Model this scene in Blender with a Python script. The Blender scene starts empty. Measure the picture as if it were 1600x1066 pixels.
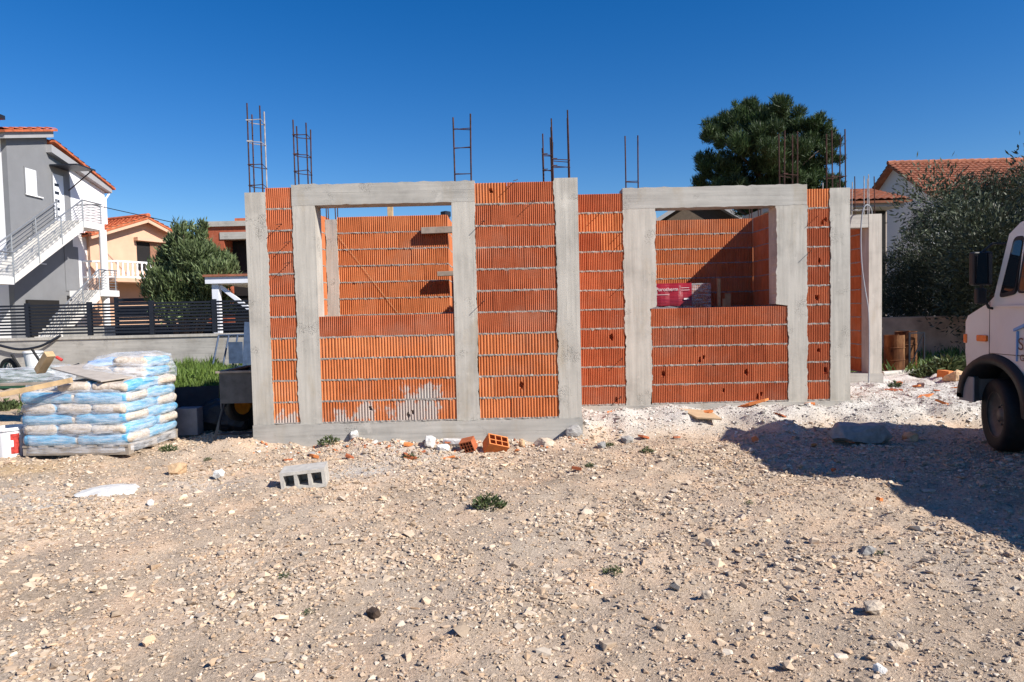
import bpy, bmesh, math, random
import numpy as np
from mathutils import Vector, Matrix, Euler, noise

random.seed(7)
RNG = np.random.default_rng(11)
R = math.radians
scene = bpy.context.scene
COL = scene.collection

# ------------------------------------------------------------------ camera
CAM_Z, FPX, PITCH, ROLL = 1.55, 1067.0, 0.0441, -0.0232
cam_data = bpy.data.cameras.new('camera')
cam_data.sensor_width = 36.0
cam_data.lens = FPX / 1600.0 * 36.0
cam_data.clip_start = 0.05
cam_data.clip_end = 3000.0
cam = bpy.data.objects.new('camera', cam_data)
COL.objects.link(cam)
CAM_M = Matrix.Rotation(math.pi / 2 - PITCH, 4, 'X') @ Matrix.Rotation(ROLL, 4, 'Z')
CAM_M.translation = Vector((0, 0, CAM_Z))
cam.matrix_world = CAM_M
scene.camera = cam

# ------------------------------------------------------------------ sky, sun, exposure
SUN_FROM = Vector((1.08, -0.67, 1.0)).normalized()
world = bpy.data.worlds.new('World')
scene.world = world
world.use_nodes = True
wn = world.node_tree.nodes
bg = wn['Background']
sky_tex = wn.new('ShaderNodeTexSky')
sky_tex.sky_type = 'NISHITA'
sky_tex.sun_disc = False
sky_tex.sun_elevation = math.asin(SUN_FROM.z)
sky_tex.sun_rotation = math.atan2(SUN_FROM.x, SUN_FROM.y)
sky_tex.altitude = 0
sky_tex.air_density = 1.0
sky_tex.dust_density = 0.1
sky_tex.ozone_density = 4.0
hsv = wn.new('ShaderNodeHueSaturation')          # clear dry-air blue over the whole dome
hsv.inputs['Saturation'].default_value = 1.38
hsv.inputs['Hue'].default_value = 0.510
world.node_tree.links.new(sky_tex.outputs['Color'], hsv.inputs['Color'])
world.node_tree.links.new(hsv.outputs['Color'], bg.inputs['Color'])
bg.inputs['Strength'].default_value = 0.080
sun_data = bpy.data.lights.new('sun', 'SUN')
sun_data.energy = 5.0
sun_data.angle = R(0.53)
sun_data.color = (1.0, 0.94, 0.86)
sun = bpy.data.objects.new('sun', sun_data)
sun.rotation_euler = (-SUN_FROM).to_track_quat('-Z', 'Y').to_euler()
sun.location = (20, -12, 20)
COL.objects.link(sun)
vs = scene.view_settings
vs.view_transform = 'Standard'
vs.look = 'None'
vs.exposure = 0.6
vs.gamma = 1.0

# ------------------------------------------------------------------ helpers
def at(x, y, Y):
    """world point seen at photo pixel (x, y) at distance Y in front of the camera"""
    d = CAM_M.to_3x3() @ Vector(((x - 800) / FPX, (533 - y) / FPX, -1.0))
    return Vector((0, 0, CAM_Z)) + d * (Y / d.y)

class MB:
    """collects shapes, builds ONE mesh"""
    def __init__(s):
        s.v = []; s.f = []; s.m = []
    def add(s, vs, fs, mi=0):
        n = len(s.v)
        s.v += [tuple(v) for v in vs]
        s.f += [tuple(i + n for i in f) for f in fs]
        s.m += [mi] * len(fs)
        return s
    def box(s, x0, x1, y0, y1, z0, z1, mi=0, M=None):
        vs = [Vector((x, y, z)) for z in (z0, z1) for y in (y0, y1) for x in (x0, x1)]
        if M is not None: vs = [M @ v for v in vs]
        return s.add(vs, [(0, 2, 3, 1), (4, 5, 7, 6), (0, 1, 5, 4), (2, 6, 7, 3), (0, 4, 6, 2), (1, 3, 7, 5)], mi)
    def bar(s, a, b, w, h, mi=0, up=(0, 0, 1)):
        a = Vector(a); b = Vector(b); d = (b - a).normalized()
        u = Vector(up).cross(d)
        if u.length < 1e-4: u = Vector((1, 0, 0)).cross(d)
        u.normalize(); w2 = d.cross(u)
        vs = []
        for p in (a, b):
            for i, j in ((-1, -1), (1, -1), (1, 1), (-1, 1)):
                vs.append(p + u * (i * w / 2) + w2 * (j * h / 2))
        return s.add(vs, [(3, 2, 1, 0), (4, 5, 6, 7), (0, 1, 5, 4), (1, 2, 6, 5), (2, 3, 7, 6), (3, 0, 4, 7)], mi)
    def tube(s, pts, r, n=6, mi=0, cap=True):
        pts = [Vector(p) for p in pts]; k = len(pts)
        rs = r if isinstance(r, (list, tuple)) else [r] * k
        vs = []; u = None
        for i, p in enumerate(pts):
            d = (pts[min(i + 1, k - 1)] - pts[max(i - 1, 0)]).normalized()
            if u is None:
                u = d.cross(Vector((0.13, 0.31, 0.94)))
                if u.length < 1e-3: u = d.cross(Vector((1, 0, 0)))
            u = (u - d * u.dot(d)).normalized(); w = d.cross(u)
            for j in range(n):
                a = 2 * math.pi * j / n
                vs.append(p + (u * math.cos(a) + w * math.sin(a)) * rs[i])
        fs = [(i * n + j, i * n + (j + 1) % n, (i + 1) * n + (j + 1) % n, (i + 1) * n + j) for i in range(k - 1) for j in range(n)]
        if cap: fs += [tuple(range(n - 1, -1, -1)), tuple((k - 1) * n + j for j in range(n))]
        return s.add(vs, fs, mi)
    def lathe(s, prof, n=20, M=None, mi=0):
        vs = []
        for r, z in prof:
            for j in range(n):
                a = 2 * math.pi * j / n
                v = Vector((r * math.cos(a), r * math.sin(a), z))
                vs.append(M @ v if M is not None else v)
        k = len(prof)
        fs = [(i * n + j, i * n + (j + 1) % n, (i + 1) * n + (j + 1) % n, (i + 1) * n + j) for i in range(k - 1) for j in range(n)]
        return s.add(vs, fs, mi)
    def prism(s, poly, lo, hi, axis='x', mi=0, M=None):
        """polygon in the two other axes extruded along axis from lo to hi"""
        def mk(a, p):
            v = {'x': (a, p[0], p[1]), 'y': (p[0], a, p[1]), 'z': (p[0], p[1], a)}[axis]
            v = Vector(v)
            return M @ v if M is not None else v
        n = len(poly)
        vs = [mk(lo, p) for p in poly] + [mk(hi, p) for p in poly]
        fs = [tuple(range(n)), tuple(range(2 * n - 1, n - 1, -1))] + [(i, n + i, n + (i + 1) % n, (i + 1) % n) for i in range(n)]
        return s.add(vs, fs, mi)
    def mesh(s, name, mats, smooth=False, fix=True):
        me = bpy.data.meshes.new(name)
        me.from_pydata(s.v, [], s.f)
        for m in (mats if isinstance(mats, (list, tuple)) else [mats]): me.materials.append(m)
        if any(s.m): me.polygons.foreach_set('material_index', s.m)
        if fix:
            bm = bmesh.new(); bm.from_mesh(me)
            bmesh.ops.recalc_face_normals(bm, faces=bm.faces)
            bm.to_mesh(me); bm.free()
        if smooth:
            me.polygons.foreach_set('use_smooth', [True] * len(me.polygons))
        me.update()
        return me
    def build(s, name, mats, parent=None, smooth=False, bevel=0):
        o = bpy.data.objects.new(name, s.mesh(name, mats, smooth))
        COL.objects.link(o)
        if parent is not None: o.parent = parent
        if bevel:
            b = o.modifiers.new('bevel', 'BEVEL'); b.width = bevel; b.segments = 2; b.limit_method = 'ANGLE'
        return o

def tag(o, label=None, cat=None, group=None, kind=None):
    if label: o['label'] = label
    if cat: o['category'] = cat
    if group: o['group'] = group
    if kind: o['kind'] = kind
    return o

def thing(name, label, cat, loc=(0, 0, 0), rz=0, group=None):
    o = bpy.data.objects.new(name, None)
    o.empty_display_size = 0.2
    o.location = loc; o.rotation_euler = (0, 0, rz)
    COL.objects.link(o)
    return tag(o, label, cat, group)

def link_mesh(name, me, parent=None, loc=(0, 0, 0), rot=(0, 0, 0), scale=(1, 1, 1)):
    o = bpy.data.objects.new(name, me)
    COL.objects.link(o)
    o.location = loc; o.rotation_euler = rot; o.scale = scale
    if parent is not None: o.parent = parent
    return o

def np_mesh(name, verts, faces, mat, cols=None, smooth=False):
    """big triangle / quad mesh from arrays"""
    me = bpy.data.meshes.new(name)
    nv, (nf, k) = len(verts), faces.shape
    me.vertices.add(nv); me.vertices.foreach_set('co', np.ascontiguousarray(verts, dtype=np.float32).ravel())
    me.loops.add(nf * k); me.loops.foreach_set('vertex_index', np.ascontiguousarray(faces, dtype=np.int32).ravel())
    me.polygons.add(nf)
    me.polygons.foreach_set('loop_start', np.arange(0, nf * k, k, dtype=np.int32))
    me.polygons.foreach_set('use_smooth', np.full(nf, smooth))
    me.materials.append(mat)
    me.update(calc_edges=True)
    if cols is not None:
        a = me.color_attributes.new('Col', 'FLOAT_COLOR', 'POINT')
        c4 = np.ones((nv, 4), dtype=np.float32); c4[:, :3] = cols
        a.data.foreach_set('color', c4.ravel())
    return me

# ------------------------------------------------------------------ materials
class Mat:
    def __init__(s, name, rough=0.8, spec=0.3, metal=0.0):
        s.m = bpy.data.materials.new(name); s.m.use_nodes = True
        s.nt = s.m.node_tree; s.n = s.nt.nodes; s.b = s.n['Principled BSDF']
        s.b.inputs['Roughness'].default_value = rough
        s.b.inputs['Specular IOR Level'].default_value = spec
        s.b.inputs['Metallic'].default_value = metal
        s.tc = s.n.new('ShaderNodeTexCoord'); s.geo = s.n.new('ShaderNodeNewGeometry')
    def link(s, a, b): s.nt.links.new(a, b)
    def noise(s, scale, detail=6, rough=0.55, vec=None, stretch=None, world=True, dist=0.0):
        t = s.n.new('ShaderNodeTexNoise'); t.inputs['Scale'].default_value = scale
        t.inputs['Detail'].default_value = detail; t.inputs['Roughness'].default_value = rough
        t.inputs['Distortion'].default_value = dist
        src = vec or (s.geo.outputs['Position'] if world else s.tc.outputs['Object'])
        if stretch:
            mp = s.n.new('ShaderNodeMapping'); mp.inputs['Scale'].default_value = stretch
            s.link(src, mp.inputs['Vector']); src = mp.outputs['Vector']
        s.link(src, t.inputs['Vector'])
        return t.outputs['Fac']
    def ramp(s, fac, stops):
        r = s.n.new('ShaderNodeValToRGB'); e = r.color_ramp.elements
        while len(e) < len(stops): e.new(0.5)
        for el, (p, c) in zip(e, stops):
            el.position = p; el.color = (*c, 1) if len(c) == 3 else c
        s.link(fac, r.inputs['Fac'])
        return r.outputs['Color']
    def mix(s, fac, a, b, mode='MIX'):
        x = s.n.new('ShaderNodeMix'); x.data_type = 'RGBA'; x.blend_type = mode
        for sock, val in ((x.inputs[0], fac), (x.inputs[6], a), (x.inputs[7], b)):
            if isinstance(val, (int, float)): sock.default_value = val
            elif isinstance(val, tuple): sock.default_value = (*val, 1)
            else: s.link(val, sock)
        return x.outputs[2]
    def math(s, op, a, b=None, clamp=False):
        x = s.n.new('ShaderNodeMath'); x.operation = op; x.use_clamp = clamp
        for i, val in enumerate((a, b)):
            if val is None: continue
            if isinstance(val, (int, float)): x.inputs[i].default_value = val
            else: s.link(val, x.inputs[i])
        return x.outputs[0]
    def step(s, fac, lo, hi):
        x = s.n.new('ShaderNodeMapRange'); x.inputs[1].default_value = lo; x.inputs[2].default_value = hi
        s.link(fac, x.inputs[0]); return x.outputs[0]
    def rand(s):
        return s.n.new('ShaderNodeObjectInfo').outputs['Random']
    def color(s, c):
        if isinstance(c, tuple): s.b.inputs['Base Color'].default_value = (*c, 1)
        else: s.link(c, s.b.inputs['Base Color'])
        return s
    def bump(s, h, strength=0.3, dist=0.01):
        x = s.n.new('ShaderNodeBump'); x.inputs['Strength'].default_value = strength
        x.inputs['Distance'].default_value = dist
        s.link(h, x.inputs['Height']); s.link(x.outputs['Normal'], s.b.inputs['Normal'])
        return s

def simple(name, c, rough=0.7, var=0.12, scale=6, metal=0.0, spec=0.3, bump=0.0):
    k = Mat(name, rough, spec, metal)
    n = k.noise(scale, 5)
    lo = tuple(x * (1 - var) for x in c); hi = tuple(min(1, x * (1 + var)) for x in c)
    k.color(k.ramp(n, [(0.3, lo), (0.7, hi)]))
    if bump: k.bump(k.noise(scale * 12, 4), bump, 0.004)
    return k.m

def mat_concrete(name, base, board='z'):
    k = Mat(name, 0.88, 0.2)
    st = (1, 1, 0.06) if board == 'z' else (0.06, 1, 1)
    n1 = k.noise(22, 4, stretch=st)                 # formwork board streaks
    n2 = k.noise(2.3, 6, 0.6)                       # blotches
    n3 = k.noise(70, 3)
    c = k.ramp(n2, [(0.30, tuple(b * 0.66 for b in base)), (0.48, base), (0.70, tuple(b * 1.18 for b in base))])
    c = k.mix(0.42, c, k.ramp(n1, [(0.34, tuple(b * 0.7 for b in base)), (0.66, tuple(b * 1.2 for b in base))]))
    pits = k.step(k.noise(38, 2), 0.27, 0.22)
    c = k.mix(k.math('MULTIPLY', pits, 0.6), c, tuple(b * 0.4 for b in base))
    sx = k.n.new('ShaderNodeSeparateXYZ'); k.link(k.geo.outputs['Position'], sx.inputs[0])
    co = k.math('ADD', sx.outputs['X' if board == 'z' else 'Z'], k.math('MULTIPLY', n2, 0.006))
    fr = k.math('FRACT', k.math('MULTIPLY', co, 9.3 if board == 'z' else 7.1))
    seam = k.math('MULTIPLY', k.math('LESS_THAN', fr, 0.045), k.step(k.noise(1.7, 3), 0.42, 0.6))
    c = k.mix(k.math('MULTIPLY', seam, 0.45), c, tuple(b * 0.5 for b in base))
    hon = k.math('MULTIPLY', k.step(k.noise(3.3, 3), 0.60, 0.68), k.step(k.noise(85, 2), 0.50, 0.42))
    c = k.mix(k.math('MULTIPLY', hon, 0.7), c, tuple(b * 0.45 for b in base))
    grout = k.step(k.noise(5.5, 6, 0.7), 0.62, 0.70)
    c = k.mix(k.math('MULTIPLY', grout, 0.4), c, tuple(min(0.8, b * 1.45) for b in base))
    # warm stain streaks
    st2 = k.step(k.noise(3.1, 5, 0.6, stretch=(1, 1, 0.3)), 0.58, 0.75)
    c = k.mix(k.math('MULTIPLY', st2, 0.5), c, (base[0] * 0.8, base[1] * 0.68, base[2] * 0.5))
    k.color(c)
    h = k.math('ADD', k.math('MULTIPLY', n1, 0.6), k.math('ADD', k.math('MULTIPLY', n3, 0.35), k.math('ADD', k.math('MULTIPLY', pits, -0.8), k.math('MULTIPLY', k.math('ADD', seam, hon), -0.8))))
    k.bump(h, 0.45, 0.006)
    return k.m

def mat_brick(name, lo, hi, splash=False):
    k = Mat(name, 0.86, 0.15)
    r = k.rand()
    c = k.ramp(r, [(0.0, lo), (0.55, tuple((a + b) / 2 for a, b in zip(lo, hi))), (1.0, hi)])
    n = k.noise(7, 6, 0.65)
    c = k.mix(0.75, c, k.mix(n, (0.58, 0.50, 0.46), (1.22, 1.26, 1.3), 'MIX'), 'MULTIPLY')
    c = k.mix(k.math('MULTIPLY', k.step(k.noise(1.6, 5, 0.65), 0.5, 0.75), 0.22), c, (0.52, 0.40, 0.31))
    ns = k.noise(40, 3, stretch=(1, 1, 0.08))
    c = k.mix(k.math('MULTIPLY', k.step(ns, 0.45, 0.8), 0.3), c, tuple(min(1, x * 1.5) for x in hi))
    # thin smears of cement
    sm = k.step(k.noise(9, 6, 0.7), 0.66, 0.74)
    c = k.mix(k.math('MULTIPLY', sm, 0.35), c, (0.42, 0.38, 0.34))
    if splash:
        for (cx, cz, rad) in ((-1.18, 0.36, 0.42), (-0.98, 0.62, 0.2), (-2.0, 0.3, 0.22), (-2.66, 0.3, 0.2), (-1.75, 0.4, 0.18)):
            vm = k.n.new('ShaderNodeVectorMath'); vm.operation = 'DISTANCE'
            mp = k.n.new('ShaderNodeMapping'); mp.inputs['Scale'].default_value = (1, 0, 1)
            k.link(k.geo.outputs['Position'], mp.inputs['Vector'])
            k.link(mp.outputs['Vector'], vm.inputs[0]); vm.inputs[1].default_value = (cx, 0, cz)
            d = k.math('SUBTRACT', 1.0, k.math('DIVIDE', vm.outputs['Value'], rad))
            f = k.math('ADD', d, k.math('MULTIPLY', k.math('SUBTRACT', k.noise(14, 5, 0.7, stretch=(1, 1, 0.45)), 0.5), 2.6))
            c = k.mix(k.math('MULTIPLY', k.step(f, 0.32, 0.5), 0.85), c, (0.46, 0.43, 0.39))
    k.color(c)
    k.bump(k.noise(120, 3), 0.25, 0.002)
    return k.m

M_CONC = mat_concrete('concrete_columns', (0.45, 0.425, 0.375))
M_CONCH = mat_concrete('concrete_foundation', (0.40, 0.382, 0.345), 'x')
M_BR_O = mat_brick('brick_orange', (0.50, 0.150, 0.052), (0.66, 0.235, 0.090), True)
M_BR_R = mat_brick('brick_red', (0.40, 0.105, 0.045), (0.54, 0.165, 0.072))
M_BR_B = mat_brick('brick_inner', (0.50, 0.155, 0.056), (0.64, 0.225, 0.088))
def mat_attr(name, rough=0.8, spec=0.2, trans=0.0, bump=0.0):
    k = Mat(name, rough, spec)
    a = k.n.new('ShaderNodeVertexColor'); a.layer_name = 'Col'
    c = a.outputs['Color']
    if bump:
        n = k.noise(60, 4)
        c = k.mix(0.35, c, k.mix(n, (0.6, 0.6, 0.6), (1.3, 1.3, 1.3)), 'MULTIPLY')
        k.bump(n, bump, 0.004)
    k.color(c)
    if trans:
        t = k.n.new('ShaderNodeBsdfTranslucent'); k.link(c, t.inputs['Color'])
        mx = k.n.new('ShaderNodeMixShader'); mx.inputs[0].default_value = trans
        k.link(k.b.outputs[0], mx.inputs[1]); k.link(t.outputs[0], mx.inputs[2])
        k.link(mx.outputs[0], k.n['Material Output'].inputs['Surface'])
    return k.m
M_STONE = mat_attr('limestone', 0.9, 0.15, bump=0.4)
M_LEAF = mat_attr('foliage', 0.55, 0.3, 0.18)
M_MORTAR = simple('mortar', (0.29, 0.262, 0.235), 0.9, 0.35, 25, bump=0.5)
M_RUST = simple('rusty_steel', (0.060, 0.028, 0.022), 0.75, 0.5, 18, 0.3)
M_RUSTW = simple('cement_spattered_steel', (0.34, 0.32, 0.31), 0.8, 0.3, 18)
M_WOOD = simple('timber', (0.50, 0.35, 0.19), 0.75, 0.25, 9)
M_WOODG = simple('weathered_timber', (0.30, 0.25, 0.20), 0.85, 0.25, 9)
M_WHITE = simple('white_render', (0.80, 0.80, 0.80), 0.85, 0.03, 2)
M_GREYP = simple('grey_render', (0.20, 0.205, 0.215), 0.85, 0.05, 2)
M_FASC = simple('grey_fascia', (0.33, 0.33, 0.34), 0.8, 0.05, 2)
M_ROOF = simple('clay_roof_tiles', (0.45, 0.12, 0.05), 0.8, 0.35, 5)
M_ROOFB = simple('weathered_roof_tiles', (0.33, 0.13, 0.075), 0.85, 0.35, 4)
M_PEACH = simple('peach_render', (0.60, 0.385, 0.265), 0.9, 0.08, 1.5)
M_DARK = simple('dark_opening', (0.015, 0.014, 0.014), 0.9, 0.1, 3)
M_STEEL = simple('railing_steel', (0.33, 0.34, 0.35), 0.4, 0.1, 5, 0.6)
M_SHUT = simple('white_shutter', (0.74, 0.76, 0.80), 0.5, 0.03, 3)
M_FENCE = simple('anthracite_metal', (0.018, 0.022, 0.032), 0.45, 0.15, 5, 0.2)
M_BLACK = simple('black_rubber', (0.012, 0.012, 0.013), 0.7, 0.3, 15)
M_BARK = simple('bark', (0.09, 0.065, 0.05), 0.95, 0.35, 8, bump=0.5)

# ------------------------------------------------------------------ ground
def sstep(a, b, t):
    t = np.clip((t - a) / (b - a), 0, 1)
    return t * t * (3 - 2 * t)

_ph = RNG.uniform(0, 6.28, (24, 2)); _dr = RNG.normal(0, 1, (24, 2))
_dr /= np.linalg.norm(_dr, axis=1)[:, None]
def wob(x, y, k0, k1):
    """smooth pseudo-noise, about -1..1, wavelengths between k0 and k1 metres"""
    s = 0 * x
    for i in range(24):
        w = 2 * math.pi / (k0 * (k1 / k0) ** (i / 23))
        s = s + np.sin((x * _dr[i, 0] + y * _dr[i, 1]) * w + _ph[i, 0])
    return s / 5.0

def heap(x, y):
    """how far the white crushed-stone bed along the right wall covers a spot, 0..1"""
    edge = 7.82 + 0.16 * wob(x, y, 0.5, 2.0) + 0.10 * np.clip(x - 2.0, 0, 9) * 0.6 - 0.25 * np.exp(-((x - 1.4) / 0.9) ** 2) * 0
    return sstep(edge, edge + 0.75, y) * sstep(0.72, 0.86, x) * (1 - sstep(13.5, 16, y)) * (1 - sstep(8.5, 10.5, x))

def ground_h(x, y):
    x = np.asarray(x, float); y = np.asarray(y, float)
    near = np.exp(-((x / 60.0) ** 2 + (y / 60.0) ** 2))
    h = 0.022 * wob(x, y, 0.6, 4.0) * near + 0.011 * wob(x + 31, y - 9, 0.12, 0.4) * near
    hp = heap(x, y)
    h = h + hp * (0.03 * wob(x + 2, y, 0.25, 0.9) + 0.23 - 0.08 * sstep(9.5, 12, y) - 0.06 * sstep(4.8, 7, x))
    # debris swept up against the left foundation
    h = h + 0.05 * np.exp(-((y - 7.85) / 0.32) ** 2) * sstep(-3.6, -3.0, x) * (1 - sstep(0.6, 1.0, x)) * (1 + 0.5 * wob(x, y, 0.3, 1.2))
    # grassy bank by the fence
    h = h + 0.30 * sstep(11.2, 13.5, y) * (1 - sstep(15.6, 16.3, y)) * sstep(-9.0, -7.6, x) * (1 - sstep(-4.6, -3.6, x))
    # little ridge of soil between pallet and house
    h = h + 0.09 * np.exp(-((x + 3.45) / 0.45) ** 2 - ((y - 7.75) / 0.28) ** 2)
    return h
def gz(x, y): return float(ground_h(x, y))

def axis(lo, hi, step, far):
    a = list(np.arange(lo, hi + 1e-6, step)); s = step; v = a[-1]; up = []
    while v < far: s *= 1.35; v += s; up.append(v)
    s = step; v = a[0]; dn = []
    while v > -far: s *= 1.35; v -= s; dn.append(v)
    return np.array(dn[::-1] + a + up)
gx, gy = axis(-8.5, 9.5, 0.06, 1500), axis(1.8, 15.0, 0.06, 1500)
GX, GY = np.meshgrid(gx, gy)
GZ = ground_h(GX, GY)
nx, ny = len(gx), len(gy)
idx = np.arange(nx * ny).reshape(ny, nx)
gf = np.stack([idx[:-1, :-1].ravel(), idx[:-1, 1:].ravel(), idx[1:, 1:].ravel(), idx[1:, :-1].ravel()], 1)
def ground_tint(x, y):
    """base colour of the bare soil: beige crushed limestone, whiter dust and stone beds in places"""
    n1 = wob(x + 5, y + 3, 0.5, 5.0)[:, None]; n2 = wob(x - 17, y + 8, 0.25, 1.4)[:, None]
    c = np.array([[0.51, 0.405, 0.302]]) * (1 + 0.10 * n1 + 0.08 * n2)
    c = c + np.array([[0.03, -0.005, -0.02]]) * np.clip(n2, 0, 1)
    grey = np.clip(0.5 * wob(x + 40, y, 0.8, 4.0) - 0.05, 0, 0.6)[:, None]
    c = c * (1 - grey) + np.array([[0.475, 0.405, 0.325]]) * grey
    hp = heap(x, y)[:, None]
    # cement dust: beside the hollow block, by the pallet
    for (cx, cy, r, q) in ((-1.45, 6.75, 0.55, 0.7), (-3.85, 5.7, 0.3, 0.9), (-3.0, 6.3, 0.4, 0.5), (-1.2, 7.5, 0.8, 0.6), (-4.6, 5.9, 0.8, 0.4)):
        d = ((x - cx) / r) ** 2 + ((y - cy) / (r * 0.6)) ** 2
        hp = np.maximum(hp, (q * np.exp(-d))[:, None])
    c = c * (1 - hp) + np.array([[0.56, 0.54, 0.50]]) * hp
    sand = np.exp(-((x + 5.3) / 0.6) ** 2 - ((y - 7.2) / 0.35) ** 2)[:, None]
    c = c * (1 - sand) + np.array([[0.50, 0.36, 0.21]]) * sand
    green = (sstep(11.0, 12.5, y) * sstep(-9.5, -8, x) * (1 - sstep(-4.4, -3.6, x)))[:, None] * 0.7
    green = np.maximum(green, (sstep(20, 26, np.hypot(x, y)))[:, None] * 0.6)
    c = c * (1 - green) + np.array([[0.14, 0.13, 0.06]]) * green
    return np.clip(c, 0.02, 0.75)
kg = Mat('crushed_stone_ground', 0.95, 0.1)
_a = kg.n.new('ShaderNodeVertexColor'); _a.layer_name = 'Col'
g1, g2, g3 = kg.noise(55, 6, 0.7), kg.noise(230, 4, 0.6), kg.noise(18, 5, 0.6)
gc = kg.mix(0.8, _a.outputs['Color'], kg.ramp(g1, [(0.28, (0.5, 0.48, 0.46)), (0.5, (1, 1, 1)), (0.72, (1.35, 1.36, 1.38))]), 'MULTIPLY')
gc = kg.mix(0.6, gc, kg.ramp(g2, [(0.3, (0.62, 0.6, 0.58)), (0.7, (1.3, 1.3, 1.3))]), 'MULTIPLY')
gc = kg.mix(0.4, gc, kg.ramp(g3, [(0.3, (0.8, 0.78, 0.75)), (0.7, (1.15, 1.15, 1.17))]), 'MULTIPLY')
kg.color(gc)
kg.bump(kg.math('ADD', kg.math('MULTIPLY', g1, 0.7), kg.math('MULTIPLY', g2, 0.3)), 1.0, 0.02)
ground = link_mesh('ground', np_mesh('ground', np.stack([GX.ravel(), GY.ravel(), GZ.ravel()], 1), gf, kg.m, ground_tint(GX.ravel(), GY.ravel()), True))
tag(ground, kind='structure')

# ------------------------------------------------------------------ loose stone
def hull(n, seed, sq=(1, 0.8, 0.6)):
    r = np.random.default_rng(seed)
    bm = bmesh.new()
    for i in range(n):
        d = r.normal(0, 1, 3); d /= np.linalg.norm(d)
        bm.verts.new(d * np.array(sq) * r.uniform(0.85, 1.1))
    bmesh.ops.convex_hull(bm, input=bm.verts)
    for v in [v for v in bm.verts if not v.link_faces]: bm.verts.remove(v)
    bmesh.ops.triangulate(bm, faces=bm.faces)
    bm.verts.index_update()
    V = np.array([v.co[:] for v in bm.verts]); F = np.array([[v.index for v in f.verts] for f in bm.faces])
    bm.free()
    return V, F
SHAPES = [hull(9, 100 + i, (1, RNG.uniform(0.6, 0.95), RNG.uniform(0.35, 0.6))) for i in range(10)]
STONE_COLS = np.array([(0.52, 0.405, 0.30), (0.47, 0.365, 0.27), (0.55, 0.45, 0.35), (0.44, 0.35, 0.265), (0.52, 0.38, 0.26), (0.56, 0.485, 0.40), (0.41, 0.34, 0.275)])
WHITE_COLS = np.array([(0.62, 0.60, 0.56), (0.52, 0.50, 0.47), (0.67, 0.65, 0.62), (0.38, 0.365, 0.345)])
def stones(name, x, y, s, cols, sink=0.13):
    n = len(x); z = ground_h(x, y)
    V, F, C = [], [], []; off = 0
    kind = RNG.integers(0, len(SHAPES), n)
    base = cols[RNG.integers(0, len(cols), n)] * RNG.uniform(0.70, 1.18, (n, 1))
    base = base * np.array([[1.04, 1.02, 0.98]])
    for k, (sv, sf) in enumerate(SHAPES):
        q = np.where(kind == k)[0]; m = len(q)
        if not m: continue
        a = RNG.uniform(0, 6.283, m); t = RNG.normal(0, 0.35, m)
        ca, sa, ct, s2 = np.cos(a), np.sin(a), np.cos(t), np.sin(t)
        vx, vy, vz = sv[:, 0][None], sv[:, 1][None], sv[:, 2][None]
        y2 = vy * ct[:, None] - vz * s2[:, None]; z2 = vy * s2[:, None] + vz * ct[:, None]
        X = vx * ca[:, None] - y2 * sa[:, None]; Y = vx * sa[:, None] + y2 * ca[:, None]
        P = np.stack([X, Y, z2], 2) * s[q][:, None, None]
        P += np.stack([x[q], y[q], z[q] + s[q] * sink], 1)[:, None, :]
        V.append(P.reshape(-1, 3)); C.append(np.repeat(base[q], len(sv), 0))
        F.append((sf[None] + (np.arange(m) * len(sv))[:, None, None]).reshape(-1, 3) + off)
        off += m * len(sv)
    return link_mesh(name, np_mesh(name, np.concatenate(V), np.concatenate(F), M_STONE, np.concatenate(C)))

def scatter(n, y0, y1, power):
    u = RNG.uniform(0, 1, n)
    y = (y0 ** (1 - power) + u * (y1 ** (1 - power) - y0 ** (1 - power))) ** (1 / (1 - power)) if power != 1 else y0 * (y1 / y0) ** u
    x = RNG.uniform(-1, 1, n) * (0.80 * y + 0.9)
    return x, y
def outside_house(x, y):
    a = (x > -3.1) & (x < 0.85) & (y > 7.93)
    b = (x > 0.7) & (x < 4.45) & (y > 8.87)
    return ~(a | b)
def coarse(x, y):   # where the coarse stone lies
    return np.clip(0.45 + 0.55 * wob(x + 9, y - 4, 0.9, 4.5) + 0.5 * np.exp(-((y - 7.0) / 0.9) ** 2) * sstep(-2, 0, x) + 0.45 * sstep(2.0, 3.4, x) * (1 - sstep(3.0, 5.2, y)) - 0.9 * np.exp(-((x - 0.9) / 1.4) ** 2 - ((y - 3.1) / 0.7) ** 2) - 0.4 * np.exp(-((x + 2.4) / 1.0) ** 2 - ((y - 4.9) / 0.6) ** 2), 0.17, 1)
x, y = scatter(84000, 2.3, 10.5, 0.5)
s = 0.0046 * (1 + 0.13 * y) * np.exp(RNG.normal(0, 0.38, len(x)))
x2, y2 = scatter(92000, 2.3, 9.6, 0.35)
s2 = 0.0095 * np.exp(np.abs(RNG.normal(0, 0.48, len(x2)))) * (1 + 0.04 * y2)
k2 = RNG.uniform(0, 1, len(x2)) < coarse(x2, y2); x2, y2, s2 = x2[k2], y2[k2], s2[k2]
x3, y3 = scatter(1500, 2.4, 9.5, 0.0)
s3 = 0.020 * np.exp(np.abs(RNG.normal(0, 0.36, len(x3)))) * (0.75 + 0.06 * y3)
k3 = RNG.uniform(0, 1, len(x3)) < coarse(x3, y3) ** 2.0; x3, y3, s3 = x3[k3], y3[k3], s3[k3]
x, y, s = np.concatenate([x, x2, x3]), np.concatenate([y, y2, y3]), np.concatenate([s, s2, s3])
ok = outside_house(x, y) & (heap(x, y) < RNG.uniform(0.05, 0.6, len(x)))
gravel = stones('gravel', x[ok], y[ok], s[ok], STONE_COLS)
tag(gravel, 'loose beige crushed limestone covering the yard', 'gravel', kind='stuff')
n = 36000
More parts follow.
